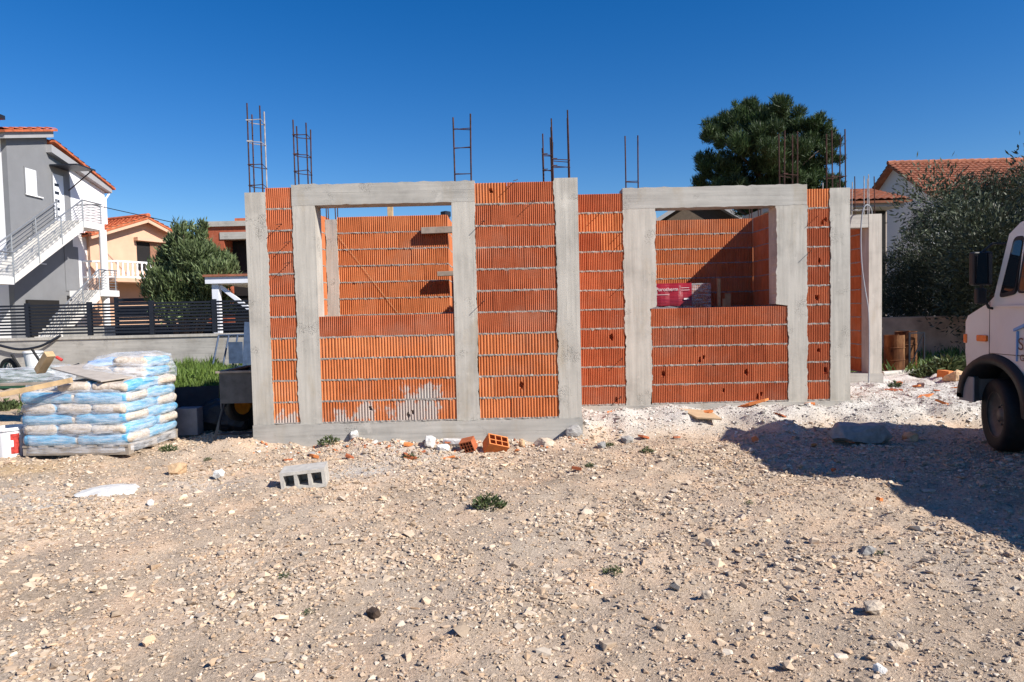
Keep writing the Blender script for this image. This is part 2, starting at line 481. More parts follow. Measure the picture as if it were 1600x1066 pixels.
x = RNG.uniform(0.8, 8.5, n); y = 7.7 + (12.5 - 7.7) * RNG.uniform(0, 1, n) ** 1.6
s = 0.0095 * np.exp(RNG.normal(0, 0.55, n))
ok = outside_house(x, y) & (heap(x, y) > RNG.uniform(0.03, 0.6, n))
wg = stones('white_gravel', x[ok], y[ok], s[ok], WHITE_COLS, 0.15)
tag(wg, 'pale crushed stone heaped along the right-hand brick wall', 'gravel', kind='stuff')

# crumbs of plaster, mortar and brick swept along the left foundation
n = 900
x = RNG.uniform(-3.0, 0.9, n); y = 7.88 - np.abs(RNG.normal(0, 0.22, n))
s = 0.012 * np.exp(np.abs(RNG.normal(0, 0.55, n)))
keep = RNG.uniform(0, 1, n) < 0.35 + 0.65 * np.exp(-((x + 0.7) / 0.9) ** 2)
crumbs = stones('rubble_crumbs', x[keep], y[keep], s[keep], np.array([(0.66, 0.64, 0.60), (0.58, 0.52, 0.45), (0.62, 0.58, 0.52), (0.52, 0.19, 0.08), (0.50, 0.44, 0.37), (0.42, 0.14, 0.07)]), 0.3)
tag(crumbs, 'pale plaster and orange brick crumbs strewn along the left foundation', 'rubble', kind='stuff')

# ------------------------------------------------------------------ the house shell
ZB, CH = 0.29, 0.25                      # brick base, course height
house = thing('house_shell', 'unfinished roofless house of orange hollow bricks and grey concrete columns', 'house', (0, 7.96, 0))
HO = Vector((0, 7.96, 0))
def hbuild(mb, name, mats, parent=None, **kw):
    """build a mesh given in world coordinates as a part of the house"""
    mb.v = [tuple(Vector(v) - HO) for v in mb.v]
    return mb.build(name, mats, parent if parent is not None else house, **kw)

BR_CACHE = {}
def brick_mesh(kind, length, broken=0):
    """hollow clay brick: 238 mm tall, ribbed face towards -Y, origin at its lower left front"""
    key = (kind, round(length, 2), broken)
    if key in BR_CACHE: return BR_CACHE[key]
    H, D = 0.236, 0.245
    if kind == 'coarse': pitch, groove, dep, mat = 0.0341, 0.34, 0.016, M_BR_O
    elif kind == 'fine': pitch, groove, dep, mat = 0.0234, 0.42, 0.013, M_BR_R
    else: pitch, groove, dep, mat = 0.0312, 0.36, 0.016, M_BR_B
    xs, ys = [0.0], [0.0]
    nr = max(1, int(round(length / pitch))); p = length / nr
    for i in range(nr):
        a = i * p
        g0 = a + p * (0.5 - groove / 2); g1 = a + p * (0.5 + groove / 2); e = p * 0.09
        xs += [a + p * 0.10, g0, g0 + e, g1 - e, g1, a + p * 0.90]; ys += [0.0, 0.004, dep, dep, 0.004, 0.0]
    xs.append(length); ys.append(0.0)
    r = random.Random(broken * 17 + 3)
    nz = 12 if broken else 1
    holes = []
    if broken:
        for _ in range(r.choice((1, 1, 1, 2))):
            holes.append((r.uniform(0.15, 0.85) * length, r.uniform(0.05, 0.17), r.uniform(0.014, 0.030), r.uniform(0.018, 0.045)))
    mb = MB(); nX = len(xs); vs = []
    for j in range(nz + 1):
        z = H * j / nz
        for xx, yy in zip(xs, ys):
            d = yy
            for (hx, hz, rx, rz) in holes:
                q = ((xx - hx) / rx) ** 2 + ((z - hz) / rz) ** 2 + r.uniform(-0.25, 0.25)
                if q < 1: d = max(d, 0.05 + r.uniform(0, 0.02))
            vs.append((xx, d, z))
    fs = [(j * nX + i, j * nX + i + 1, (j + 1) * nX + i + 1, (j + 1) * nX + i) for j in range(nz) for i in range(nX - 1)]
    n0 = len(vs)
    vs += [(0, D, 0), (length, D, 0), (length, D, H), (0, D, H)]
    bot = list(range(nX)); top = list(range(nz * nX, nz * nX + nX))
    fs += [tuple([n0, n0 + 1] + bot[::-1]), tuple([n0 + 2, n0 + 3] + top)]
    fs += [(n0 + 1, n0, n0 + 3, n0 + 2)]
    fs += [tuple([n0 + 3, n0] + [j * nX for j in range(nz + 1)]), tuple([n0 + 1, n0 + 2] + [j * nX + nX - 1 for j in range(nz, -1, -1)])]
    mb.add(vs, fs)
    BR_CACHE[key] = mb.mesh('brick', mat)
    return BR_CACHE[key]

def mortar_mesh(length, z_list, depth=0.24, seed=0):
    """ragged bed joints: one strip per joint with squeezed-out lower lip"""
    r = random.Random(seed); mb = MB()
    for z in z_list:
        n = max(2, int(length / 0.022)); vs = []
        for i in range(n + 1):
            xx = length * i / n
            out = max(-0.004, r.gauss(0.0, 0.005)); drop = max(0, r.gauss(0.001, 0.006))
            up = max(0, r.gauss(0.0, 0.003))
            vs += [(xx, depth, z - 0.007), (xx, 0.002 - out * 0.3, z - 0.009 - drop), (xx, -out, z - 0.003), (xx, 0.001 - out * 0.6, z + 0.010 + up), (xx, depth, z + 0.008)]
        fs = [(i * 5 + j, (i + 1) * 5 + j, (i + 1) * 5 + j + 1, i * 5 + j + 1) for i in range(n) for j in range(4)]
        fs += [(0, 1, 2, 3, 4), tuple(n * 5 + j for j in (4, 3, 2, 1, 0))]
        mb.add(vs, fs)
    return mb

NB = [0]
def panel(name, x0, x1, Y, rows, rot=0, kindf=None, label=None, first=0, gap=0.004, brk=0.0, stuff=False, seed=1):
    """brick panel: face in the plane Y (rot=0, towards the camera) or along Y at X=x0 with rot (+90 deg faces +X, -90 faces -X)"""
    r = random.Random(seed)
    root = bpy.data.objects.new(name, None); root.empty_display_size = 0.1
    COL.objects.link(root); root.parent = house
    root.location = Vector((x0, Y, ZB)) - HO; root.rotation_euler = (0, 0, rot)
    if label: root['label'] = label
    L = x1 - x0 if rot == 0 else x1
    joined = MB()
    for k in range(first, rows):
        x = 0.0; start = [0.375, 0.19][k % 2] if L > 0.5 else L
        while x < L - 0.01:
            w = min(start if x == 0 else 0.375, L - x)
            if L - x - w < 0.07: w = L - x
            kind = kindf(k, x, x + w) if kindf else 'inner'
            b = r.randint(1, 6) if r.random() < brk and w > 0.15 else 0
            me = brick_mesh(kind, w - gap, b)
            loc = (x + gap / 2 + r.uniform(-0.001, 0.001), r.uniform(-0.002, 0.003), k * CH + 0.008)
            if stuff:
                vv = [tuple(Vector(v.co) + Vector(loc)) for v in me.vertices]
                joined.add(vv, [tuple(p.vertices) for p in me.polygons])
            else:
                o = link_mesh('brick', me, root, loc, (0, 0, r.uniform(-0.006, 0.006))); NB[0] += 1
            x += w
    if stuff:
        o = joined.build('brickwork', M_BR_B, root); o['kind'] = 'stuff'
    mo = mortar_mesh(L, [k * CH for k in range(first, rows)], seed=seed)
    mo.box(0.012, L - 0.012, 0.10, 0.2, first * CH - 0.004, rows * CH - 0.03)      # core behind the joints
    mo.build('mortar', M_MORTAR, root)
    return root

def column(name, x0, x1, Y0, Y1, z0, z1, rough=0.006, seed=0, notch=None, ragged='lr'):
    """cast column: front edges ragged where the concrete ran into the bricks"""
    r = random.Random(seed); n = max(2, int((z1 - z0) / 0.022)); mb = MB(); vs = []; wa = wb_ = 0.0
    for i in range(n + 1):
        z = z0 + (z1 - z0) * i / n
        a, b = x0, x1
        if notch:
            for (side, za, zb, dx) in notch:
                if za <= z <= zb:
                    if side == 'l': a += dx
                    else: b += dx
        e = 0 if i in (0, n) else 1
        wa = wa * 0.8 + r.gauss(0, rough * 0.55); wb_ = wb_ * 0.8 + r.gauss(0, rough * 0.55)
        ja, jb = (wa * e if 'l' in ragged else 0), (wb_ * e if 'r' in ragged else 0)
        jf = 0.0
        vs += [(a + ja, Y0 + jf, z), (b + jb, Y0 + jf, z), (b, Y1, z), (a, Y1, z)]
    fs = [(i * 4 + j, i * 4 + (j + 1) % 4, (i + 1) * 4 + (j + 1) % 4, (i + 1) * 4 + j) for i in range(n) for j in range(4)]
    fs += [(3, 2, 1, 0), tuple(n * 4 + j for j in range(4))]
    mb.add(vs, fs)
    return hbuild(mb, name, M_CONC)

F0, F1 = 7.96, 8.90
# foundation (two strips) and floor slab
mb = MB(); n = 60; vs = []
for i in range(n + 1):
    xx = -3.055 + 3.86 * i / n
    vs += [(xx, F0 - 0.022, -0.15), (xx, F0 - 0.02, ZB - 0.012 + random.gauss(0, 0.003)), (xx, F0 + 0.3, ZB - 0.008), (xx, F0 + 0.3, -0.15)]
mb.add(vs, [(i * 4 + j, (i + 1) * 4 + j, (i + 1) * 4 + (j + 1) % 4, i * 4 + (j + 1) % 4) for i in range(n) for j in range(4)] + [(0, 1, 2, 3), tuple(n * 4 + j for j in (3, 2, 1, 0))])
hbuild(mb, 'foundation', M_CONCH)
mb = MB().box(0.812, 4.43, F1 - 0.03, F1 + 0.3, -0.1, ZB - 0.012)
hbuild(mb, 'foundation', M_CONCH)
mb = MB().box(-3.05, 0.80, F0 + 0.31, 10.71, -0.1, ZB - 0.02).box(0.812, 4.41, F1 + 0.31, 12.0, -0.1, ZB - 0.025)
hbuild(mb, 'floor_slab', M_CONCH)

# front walls of the left block
def k_left(k, a, b): return 'coarse' if k <= 3 else 'fine'
def k_apron(k, a, b): return 'coarse' if k <= 3 else 'fine'
def k_pier(k, a, b):
    if k <= 3: return 'coarse'
    if k == 5 and a > 0.7: return 'coarse'
    if k == 10 and a < 0.1: return 'coarse'
    return 'fine'
def k_rpier(k, a, b): return 'coarse' if (k == 9 or (k == 8 and a > 0.15)) else 'fine'
def k_narrow(k, a, b): return 'coarse' if k == 10 else 'fine'
panel('brick_panel', -2.812, -2.507, F0 + 0.004, 11, kindf=k_left, brk=0.12, seed=3)
panel('brick_panel', -2.245, -0.664, F0 + 0.004, 5, kindf=k_apron, brk=0.08, seed=4)
panel('brick_panel', -0.395, 0.530, F0 + 0.004, 11, kindf=k_pier, brk=0.09, seed=5)
# front walls of the right block
panel('brick_panel', 0.81, 1.476, F1 + 0.004, 11, kindf=k_rpier, brk=0.12, seed=6)
panel('brick_panel', 1.818, 3.603, F1 + 0.004, 5, kindf=lambda k, a, b: 'fine', brk=0.12, seed=7)
panel('brick_panel', 3.853, 4.153, F1 + 0.004, 11, kindf=k_narrow, brk=0.2, seed=8)
# columns (each sits a few mm proud of the bricks beside it)
column('concrete_column', -3.051, -2.812, F0 - 0.004, F0 + 0.25, ZB - 0.01, 2.985, seed=1, ragged='r')
column('concrete_column', -2.507, -2.245, F0 - 0.004, F0 + 0.25, ZB - 0.01, 2.825, seed=2, ragged='l')
column('concrete_column', -0.664, -0.395, F0 - 0.004, F0 + 0.25, ZB - 0.01, 2.825, seed=3, ragged='r')
column('concrete_column', 0.530, 0.800, F0 - 0.004, F0 + 0.25, ZB - 0.01, 3.07, seed=4, rough=0.008, ragged='l')
column('concrete_column', 1.476, 1.893, F1 - 0.004, F1 + 0.25, ZB - 0.03, 2.835, seed=5, rough=0.008, notch=[('r', 0, 1.54, -0.075)])
column('concrete_column', 3.453, 3.853, F1 - 0.004, F1 + 0.25, ZB - 0.03, 2.835, seed=6, rough=0.007, notch=[('l', 0, 1.54, 0.15)])
column('concrete_column', 4.153, 4.412, F1 - 0.006, F1 + 0.25, ZB - 0.20, 3.04, seed=7, ragged='l')
def lintel(x0, x1, Y, z0, z1, seed):
    r = random.Random(seed); n = 40; vs = []
    for i in range(n + 1):
        xx = x0 + (x1 - x0) * i / n
        vs += [(xx, Y - 0.006, z0 + r.gauss(0, 0.0025)), (xx, Y - 0.006, z1 + r.gauss(0, 0.004)), (xx, Y + 0.25, z1 + r.gauss(0, 0.004)), (xx, Y + 0.25, z0)]
    mb = MB().add(vs, [(i * 4 + j, (i + 1) * 4 + j, (i + 1) * 4 + (j + 1) % 4, i * 4 + (j + 1) % 4) for i in range(n) for j in range(4)] + [(0, 1, 2, 3), tuple(n * 4 + j for j in (3, 2, 1, 0))])
    hbuild(mb, 'lintel', mat_lint)
mat_lint = mat_concrete('concrete_lintel', (0.39, 0.375, 0.34), 'x')
lintel(-2.509, -0.392, F0, 2.822, 3.062, 11)
lintel(1.472, 3.856, F1, 2.832, 3.098, 12)
# inner walls
panel('inner_wall', -2.62, -0.94, 10.46, 11, first=3, seed=21)
panel('inner_wall', 0.0, 0.54, 10.46, 11, seed=22, stuff=True)
panel('inner_wall', 0.81, 4.16, 11.75, 11, first=4, seed=23)
panel('inner_wall', 0.81, 4.16, 11.75, 4, seed=24, stuff=True)
panel('inner_wall', -2.62, -0.94, 10.46, 3, seed=26, stuff=True)
panel('side_wall', -2.80, 2.24, 8.22, 11, rot=R(90), seed=31, stuff=True)
panel('side_wall', 0.545, 2.24, 10.46, 11, rot=R(-90), seed=32, stuff=True)
panel('side_wall', 4.16, 2.58, 11.74, 11, rot=R(-90), seed=33, first=4)
panel('side_wall', 4.16, 2.58, 11.74, 4, rot=R(-90), seed=36, stuff=True)
panel('side_wall', -0.95, 2.6, 10.72, 11, rot=R(90), seed=34, stuff=True)
column('concrete_column', -2.80, -2.62, 10.44, 10.70, ZB - 0.02, 3.0, seed=41)
# outer faces of the side walls (rendered backs of the same bricks)
mb = MB().box(-3.05, -3.046, F0 + 0.26, 10.70, ZB, 3.03); hbuild(mb, 'outer_face', M_BR_B)
mb = MB().box(4.408, 4.412, F1 + 0.26, 12.0, ZB, 3.03); hbuild(mb, 'outer_face', M_BR_B)
# rear wing to the right
W = 12.2
column('concrete_column', 6.385, 6.615, W, W + 0.26, 0.28, 3.12, seed=51, ragged='')
mb = MB().box(4.43, 6.383, W + 0.005, W + 0.25, 2.885, 3.115); hbuild(mb, 'lintel', mat_lint)
mb = MB().box(4.43, 6.63, W - 0.03, W + 0.3, -0.05, 0.282); hbuild(mb, 'foundation', M_CONCH)
panel('side_wall', 6.36, 2.6, W + 2.87, 11, rot=R(-90), seed=52, stuff=True)
mb = MB().box(6.605, 6.61, W + 0.26, W + 2.9, ZB, 3.03); hbuild(mb, 'outer_face', M_BR_B)
mb = MB().box(4.43, 6.36, W + 2.9, W + 3.1, ZB, 3.0); hbuild(mb, 'rear_wall', M_BR_B)

# reinforcement cages standing out of the columns
def cage(cx, cy, z0, tops, hw=0.085, hd=0.07, ties=(), r=0.0085, spat=0.0, lean=0.0):
    root = bpy.data.objects.new('rebar_cage', None); root.empty_display_size = 0.1
    COL.objects.link(root); root.parent = house; root.location = Vector((cx, cy, z0)) - HO
    corners = [(-hw, -hd), (hw, -hd), (hw, hd), (-hw, hd)][:max(2, len(tops))]
    if len(tops) == 2: corners = [(-hw, 0), (hw, 0)]
    for (bx, by), t in zip(corners, tops):
        h = t - z0
        dx = random.uniform(-0.012, 0.012) + lean * h; dy = random.uniform(-0.012, 0.012)
        MB().tube([(bx, by, -0.05), (bx + dx * 0.4, by + dy * 0.3, h * 0.5), (bx + dx, by + dy, h)], r, 6).build('bar', M_RUSTW if random.random() < spat else M_RUST, root)
    for t in ties:
        zt = t - z0; l = lean * zt
        q = [(-hw - .008 + l, -hd - .008, zt), (hw + .008 + l, -hd - .008, zt + random.uniform(-.02, .02)), (hw + .008 + l, hd + .008, zt + random.uniform(-.02, .02)), (-hw - .008 + l, hd + .008, zt + 0.01), (-hw - .008 + l, -hd - .012, zt + 0.006), (-hw + 0.05 + l, -hd + 0.01, zt + 0.012)]
        MB().tube(q, 0.0052, 5).build('tie', M_RUSTW if random.random() < spat else M_RUST, root)
    return root
cage(-2.93, F0 + 0.12, 2.985, (4.02, 3.99, 3.96, 3.93), 0.075, 0.07, (3.07, 3.31, 3.58, 3.82), spat=0.25)
cage(-2.40, F0 + 0.12, 3.06, (3.82, 3.78, 3.74, 3.78), 0.075, 0.07, (3.22, 3.42, 3.64))
cage(-0.53, F0 + 0.12, 3.06, (3.82, 3.86), 0.095, 0.0, (3.16, 3.46, 3.68), r=0.0105)
cage(0.62, F0 + 0.13, 3.07, (3.77, 3.86, 3.80, 3.70), 0.095, 0.06, (3.22, 3.30), r=0.009)
cage(0.47, F0 + 0.22, 3.04, (3.62, 3.52, 3.60, 3.48), 0.05, 0.05, (3.2, 3.38), r=0.0085)
cage(1.62, F1 + 0.13, 3.098, (3.80, 3.80), 0.08, 0.0, (3.2,), r=0.009)
cage(3.67, F1 + 0.13, 3.098, (3.80, 3.79, 3.78, 3.80), 0.085, 0.08, (3.24,), r=0.0085)
cage(4.29, F1 + 0.12, 3.04, (3.79, 3.80, 3.76, 3.78), 0.085, 0.08, (3.19,), r=0.0085)
cage(-2.72, 10.57, 3.0, (3.32, 3.34, 3.30, 3.33), 0.07, 0.06)
cage(4.25, 11.88, 3.0, (3.45, 3.42, 3.40, 3.45), 0.08, 0.06)
cage(2.3, 13.3, 2.6, (3.6, 3.6, 3.58, 3.6), 0.08, 0.06)
cage(5.75, W + 0.12, 3.115, (3.70, 3.62, 3.72, 3.60), 0.16, 0.06, (3.2,), spat=0.4)
cage(6.28, W + 0.12, 3.115, (3.80, 3.75, 3.82, 3.72), 0.11, 0.06, (3.2, 3.3), spat=0.5)
cage(6.50, W + 0.12, 3.12, (3.84, 3.80), 0.05, 0.0, (), spat=0.3)
# wire stubs left in the brickwork
def stub(px, py, Y, L=0.10):
    p = at(px, py, Y)
    MB0 = MB().tube([p + Vector((0.02, 0.05, 0.02)), p, p + Vector((-0.015, -L * 0.6, -0.01)), p + Vector((-0.03, -L, -0.025))], 0.0042, 5)
    hbuild(MB0, 'wire_stub', M_RUST)
for px, py in ((452, 378), (453, 410), (806, 282), (834, 314), (757, 345), (757, 470), (440, 350)): stub(px, py, F0, 0.10)
for px, py in ((938, 333), (973, 362), (973, 445), (972, 560), (1277, 338), (1267, 392), (970, 620), (973, 378)): stub(px, py, F1, 0.09)
print('bricks', NB[0])

# ------------------------------------------------------------------ things in and around the shell
def plank(name, a, b, w, h, mat, label, up=(0, 0, 1), group=None, cat='plank'):
    a = Vector(a); b = Vector(b)
    mb = MB().bar(Vector((0, 0, 0)), b - a, w, h, up=up)
    o = mb.build(name, mat, bevel=0.003); o.location = a
    return tag(o, label, cat, group)
plank('timber_plank', (-1.33, 10.395, 2.79), (-0.70, 10.395, 2.80), 0.10, 0.095, M_WOODG, 'short weathered plank across the doorway high on the inner wall of the left window')
plank('timber_plank', (-1.10, 10.33, 2.13), (-0.60, 10.33, 2.14), 0.10, 0.07, M_WOODG, 'short grey board end sticking out at mid height inside the left window')
plank('timber_post', (-2.0, 11.6, 0.28), (-2.0, 11.6, 3.42), 0.09, 0.07, M_WOOD, 'thin upright timber showing above the inner wall in the left window', up=(0, 1, 0), cat='post')
mb = MB().tube([(0, 0, 0), (0, 0, 3.0)], 0.07, 12).lathe([(0.0, 3.0), (0.09, 3.0), (0.09, 3.08), (0.0, 3.10)], 12)
o = mb.build('vent_pipe', M_FENCE); o.location = at(700, 470, 12.2); o.location.z = 0.25
tag(o, 'dark capped pipe at the top right corner of the left window', 'pipe')
mb = MB().tube([at(513, 350, 10.45), at(560, 410, 10.452), at(622, 490, 10.452)], 0.002, 5)
tag(mb.build('shadow_line', M_WOOD), 'thin string standing in for a diagonal cord shadow on the inner wall', 'string')  # tube laid along the wall in place of a cord's shadow

# wrapped pallet of bricks behind the right window
kw = Mat('printed_film', 0.28, 0.5)
pos = kw.noise(14, 4, stretch=(0.3, 1, 3), world=False)
kw.color(kw.ramp(pos, [(0.35, (0.20, 0.008, 0.018)), (0.7, (0.30, 0.02, 0.032))])); kw.bump(pos, 0.5, 0.01)
M_REDFILM = kw.m
kc = Mat('clear_film', 0.22, 0.6)
fn = kc.noise(9, 5, 0.6, stretch=(0.6, 0.6, 4), world=False)
kc.color((0.82, 0.85, 0.90)); kc.bump(fn, 0.6, 0.012)
_t = kc.n.new('ShaderNodeBsdfTransparent'); _mx = kc.n.new('ShaderNodeMixShader')
kc.link(kc.ramp(fn, [(0.38, (0.07,) * 3), (0.62, (0.44,) * 3)]), _mx.inputs[0])
kc.link(_t.outputs[0], _mx.inputs[1]); kc.link(kc.b.outputs[0], _mx.inputs[2])
kc.link(_mx.outputs[0], kc.n['Material Output'].inputs['Surface'])
M_FILM = kc.m
pb = thing('brick_pallet', 'film-wrapped pallet of new bricks with dark red printed band behind the right window', 'brick pallet', (2.45, 10.90, ZB + 0.01), R(-3))
mb = MB()
for i in range(3): mb.box(-0.55, 0.60, -0.36 + i * 0.33, -0.26 + i * 0.33, 0.0, 0.09)
for i in range(5): mb.box(-0.55 + i * 0.26, -0.43 + i * 0.26, -0.38, 0.42, 0.09, 0.115)
mb.build('pallet', M_WOODG, pb)
for k in range(6):
    me = brick_mesh('inner', 0.37)
    for i in range(3):
        link_mesh('brick', me, pb, (-0.56 + i * 0.385, -0.38, 0.12 + k * 0.245))
mb = MB().box(-0.58, 0.62, -0.12, 0.40, 0.125, 1.58); mb.build('rear_bricks', M_BR_B, pb)
mb = MB(); nn = 14
for i in range(nn):
    a, b = -0.60 + 0.94 * i / nn, -0.60 + 0.94 * (i + 1) / nn
    ya, yb = -0.405 - 0.006 * math.sin(i * 1.9), -0.405 - 0.006 * math.sin((i + 1) * 1.9)
    mb.add([(a, ya, 1.27), (b, yb, 1.27), (b, yb, 1.615), (a, ya, 1.615), (a, 0.1, 1.63), (b, 0.1, 1.63)], [(0, 1, 2, 3), (3, 2, 5, 4)])
band = mb.build('printed_band', M_REDFILM, pb, smooth=True)
mb = MB().box(-0.598, 0.632, -0.398, 0.415, 0.10, 1.607); mb.build('film_wrap', M_FILM, pb)
def text_mesh(body, size, mat, name, parent, M):
    cu = bpy.data.curves.new(name, 'FONT'); cu.body = body; cu.size = size; cu.extrude = 0.0006
    tmp = bpy.data.objects.new(name, cu); COL.objects.link(tmp)
    bpy.context.view_layer.update()
    me = bpy.data.meshes.new_from_object(tmp.evaluated_get(bpy.context.evaluated_depsgraph_get()))
    bpy.data.objects.remove(tmp)
    me.materials.clear(); me.materials.append(mat)
    o = bpy.data.objects.new(name, me); COL.objects.link(o)
    o.parent = parent; o.matrix_local = M
    return o
FRONT = Matrix.Rotation(R(90), 4, 'X')
M_WTXT = simple('white_print', (0.8, 0.78, 0.78), 0.5, 0.02, 3)
text_mesh('Porotherm', 0.076, M_WTXT, 'lettering', band, Matrix.Translation((-0.205, -0.4155, 1.50)) @ FRONT)
for (x0_, x1_, z0_, z1_) in ((0.160, 0.164, 1.44, 1.58), (0.18, 0.30, 1.54, 1.546), (0.18, 0.31, 1.505, 1.511), (-0.3, 0.0, 1.44, 1.446), (0.22, 0.30, 1.36, 1.385)):
    MB().box(x0_, x1_, -0.4145, -0.4135, z0_, z1_).build('small_print', M_WTXT, band)
plank('timber_batten', (3.19, 10.50, ZB - 0.02), (3.19, 10.50, 1.97), 0.045, 0.04, M_WOOD, 'tallest thin upright batten behind the right window sill', up=(0, 1, 0), cat='batten')
plank('timber_batten', (3.22, 10.38, ZB - 0.02), (3.23, 10.38, 1.66), 0.035, 0.035, M_WOOD, 'shortest batten just peeking over the right window sill', up=(0, 1, 0), cat='batten')
plank('timber_board', (3.32, 10.48, ZB - 0.02), (3.32, 10.48, 1.74), 0.085, 0.03, M_WOOD, 'short upright board beside the battens behind the right window sill', up=(0, 1, 0), cat='board')

# hose over the rear wing
pts = [at(1362, 345, 12.3), at(1362, 330, 12.2), at(1357, 321, 12.12), at(1350, 324, 12.1), at(1346, 345, 12.1), at(1345, 380, 12.1), at(1347, 420, 12.08), at(1352, 455, 12.05), at(1357, 490, 12.0), at(1358, 560, 11.95), at(1357, 600, 11.9)]
def smooth_path(pts, k=5):
    out = []
    P = [pts[0]] + list(pts) + [pts[-1]]
    for i in range(1, len(P) - 2):
        for j in range(k):
            t = j / k
            out.append(0.5 * ((2 * P[i]) + (P[i + 1] - P[i - 1]) * t + (2 * P[i - 1] - 5 * P[i] + 4 * P[i + 1] - P[i + 2]) * t * t + (3 * P[i] - P[i - 1] - 3 * P[i + 1] + P[i + 2]) * t ** 3))
    return out + [pts[-1]]
M_HOSE = simple('grey_conduit', (0.26, 0.285, 0.31), 0.5, 0.1, 8)
tag(MB().tube(smooth_path(pts), 0.012, 8).build('conduit', M_HOSE, smooth=True), 'pale grey flexible conduit looping over the rear wing lintel and hanging down', 'conduit')

# grey hollow concrete block lying on the gravel
def hollow(name, L, D, H, nx, nz, wall, web, mat, loc, rot, label, cat):
    """block with nx by nz square cells opening towards -Y"""
    root = thing(name, label, cat, loc); root.rotation_euler = rot
    mb = MB()
    mb.box(-L / 2, L / 2, -D / 2, D / 2, 0, wall).box(-L / 2, L / 2, -D / 2, D / 2, H - wall, H)
    mb.box(-L / 2, -L / 2 + wall, -D / 2 + 0.0006, D / 2 - 0.0006, wall, H - wall).box(L / 2 - wall, L / 2, -D / 2 + 0.0006, D / 2 - 0.0006, wall, H - wall)
    mb.build('outer_wall', mat, root)
    cw = (L - 2 * wall - (nx - 1) * web) / nx
    for i in range(1, nx):
        xx = -L / 2 + wall + i * cw + (i - 1) * web
        MB().box(xx, xx + web, -D / 2 + 0.002, D / 2 - 0.002, wall, H - wall).build('web', mat, root)
    ch = (H - 2 * wall - (nz - 1) * web) / nz
    for j in range(1, nz):
        zz = wall + j * ch + (j - 1) * web
        MB().box(-L / 2 + wall, L / 2 - wall, -D / 2 + 0.004, D / 2 - 0.004, zz, zz + web).build('web', mat, root)
    MB().box(-L / 2 + wall, L / 2 - wall, D / 2 - 0.03, D / 2 - 0.006, wall, H - wall).build('back', mat, root)
    return root
M_BLOCK = simple('cement_block', (0.45, 0.43, 0.39), 0.92, 0.15, 20, bump=0.6)
hollow('concrete_block', 0.39, 0.22, 0.17, 3, 1, 0.030, 0.030, M_BLOCK, (-1.90, 6.14, gz(-1.90, 6.14) + 0.012), (R(4), R(-4), R(7)), 'grey hollow concrete block with three square cells lying on the gravel', 'block')
kb = simple('new_clay', (0.60, 0.20, 0.06), 0.85, 0.15, 12)
kd = simple('dark_clay', (0.38, 0.11, 0.045), 0.85, 0.2, 12)
hollow('broken_brick', 0.15, 0.12, 0.13, 4, 3, 0.010, 0.009, kd, (-0.49, 7.52, gz(-0.49, 7.52) + 0.0), (R(18), R(-14), R(-18)), 'small red brick chunk with open cells by the foundation', 'brick')
hollow('broken_brick', 0.24, 0.17, 0.15, 3, 2, 0.013, 0.010, kb, (-0.20, 7.50, gz(-0.2, 7.5) + 0.03), (R(-48), R(16), R(22)), 'bright orange broken hollow brick tilted against the rubble by the foundation', 'brick')

def chunk(name, loc, size, mat, label, cat, seed=0, rot=(0, 0, 0), n=26, jag=0.12, group=None):
    r = np.random.default_rng(seed)
    bm = bmesh.new()
    for i in range(n):
        d = r.normal(0, 1, 3); d /= np.linalg.norm(d)
        d = np.sign(d) * np.abs(d) ** 0.7
        bm.verts.new(Vector(d * np.array(size) * 0.5 * r.uniform(1 - jag, 1 + jag)))
    bmesh.ops.convex_hull(bm, input=bm.verts)
    for v in [v for v in bm.verts if not v.link_faces]: bm.verts.remove(v)
    bmesh.ops.triangulate(bm, faces=bm.faces)
    bmesh.ops.subdivide_edges(bm, edges=bm.edges, cuts=4, use_grid_fill=True)
    m_ = max(size)
    for v in bm.verts:
        q = v.co / m_
        v.co += (Vector(noise.noise_vector(q * 4 + Vector((seed, 0, 0)))) * 0.045 + Vector(noise.noise_vector(q * 13 + Vector((seed, 5, 0)))) * 0.022) * min(m_, 3 * min(size))
    me = bpy.data.meshes.new(name); bm.to_mesh(me); bm.free(); me.materials.append(mat)
    o = link_mesh(name, me, None, loc, rot)
    return tag(o, label, cat, group)
M_LIME = simple('limestone_rock', (0.52, 0.43, 0.33), 0.92, 0.25, 14, bump=0.6)
M_LIMEO = simple('tan_rock', (0.50, 0.34, 0.20), 0.92, 0.25, 14, bump=0.6)
M_CEM = simple('cement_lump', (0.60, 0.59, 0.56), 0.92, 0.15, 14, bump=0.6)
M_CEMD = simple('dark_cement_lump', (0.30, 0.29, 0.275), 0.92, 0.2, 14, bump=0.6)
def ray_ground(px, py):
    dr = at(px, py, 6.0) - Vector((0, 0, CAM_Z)); Y = 5.0
    for _ in range(30):
        q = Vector((0, 0, CAM_Z)) + dr * (Y / 6.0); Y = Y * (CAM_Z - gz(q.x, q.y)) / (CAM_Z - q.z)
    return Vector((0, 0, CAM_Z)) + dr * (Y / 6.0)
def rock(px, py, w, h, mat, label, seed, name='rock', cat='rock', d=None, Y=None, lift=0.3, rz=None):
    p = at(px, py, 6.0); dr = (p - Vector((0, 0, CAM_Z)))
    if Y is None:                                   # hit the ground
        Y = 5.0
        for _ in range(30):
            q = Vector((0, 0, CAM_Z)) + dr * (Y / 6.0); Y = Y * (CAM_Z - gz(q.x, q.y)) / (CAM_Z - q.z)
    q = Vector((0, 0, CAM_Z)) + dr * (Y / 6.0)
    return chunk(name, (q.x, q.y, gz(q.x, q.y) + h * lift), (w, d or w * 0.7, h), mat, label, cat, seed, (0, 0, seed * 0.7 if rz is None else rz))
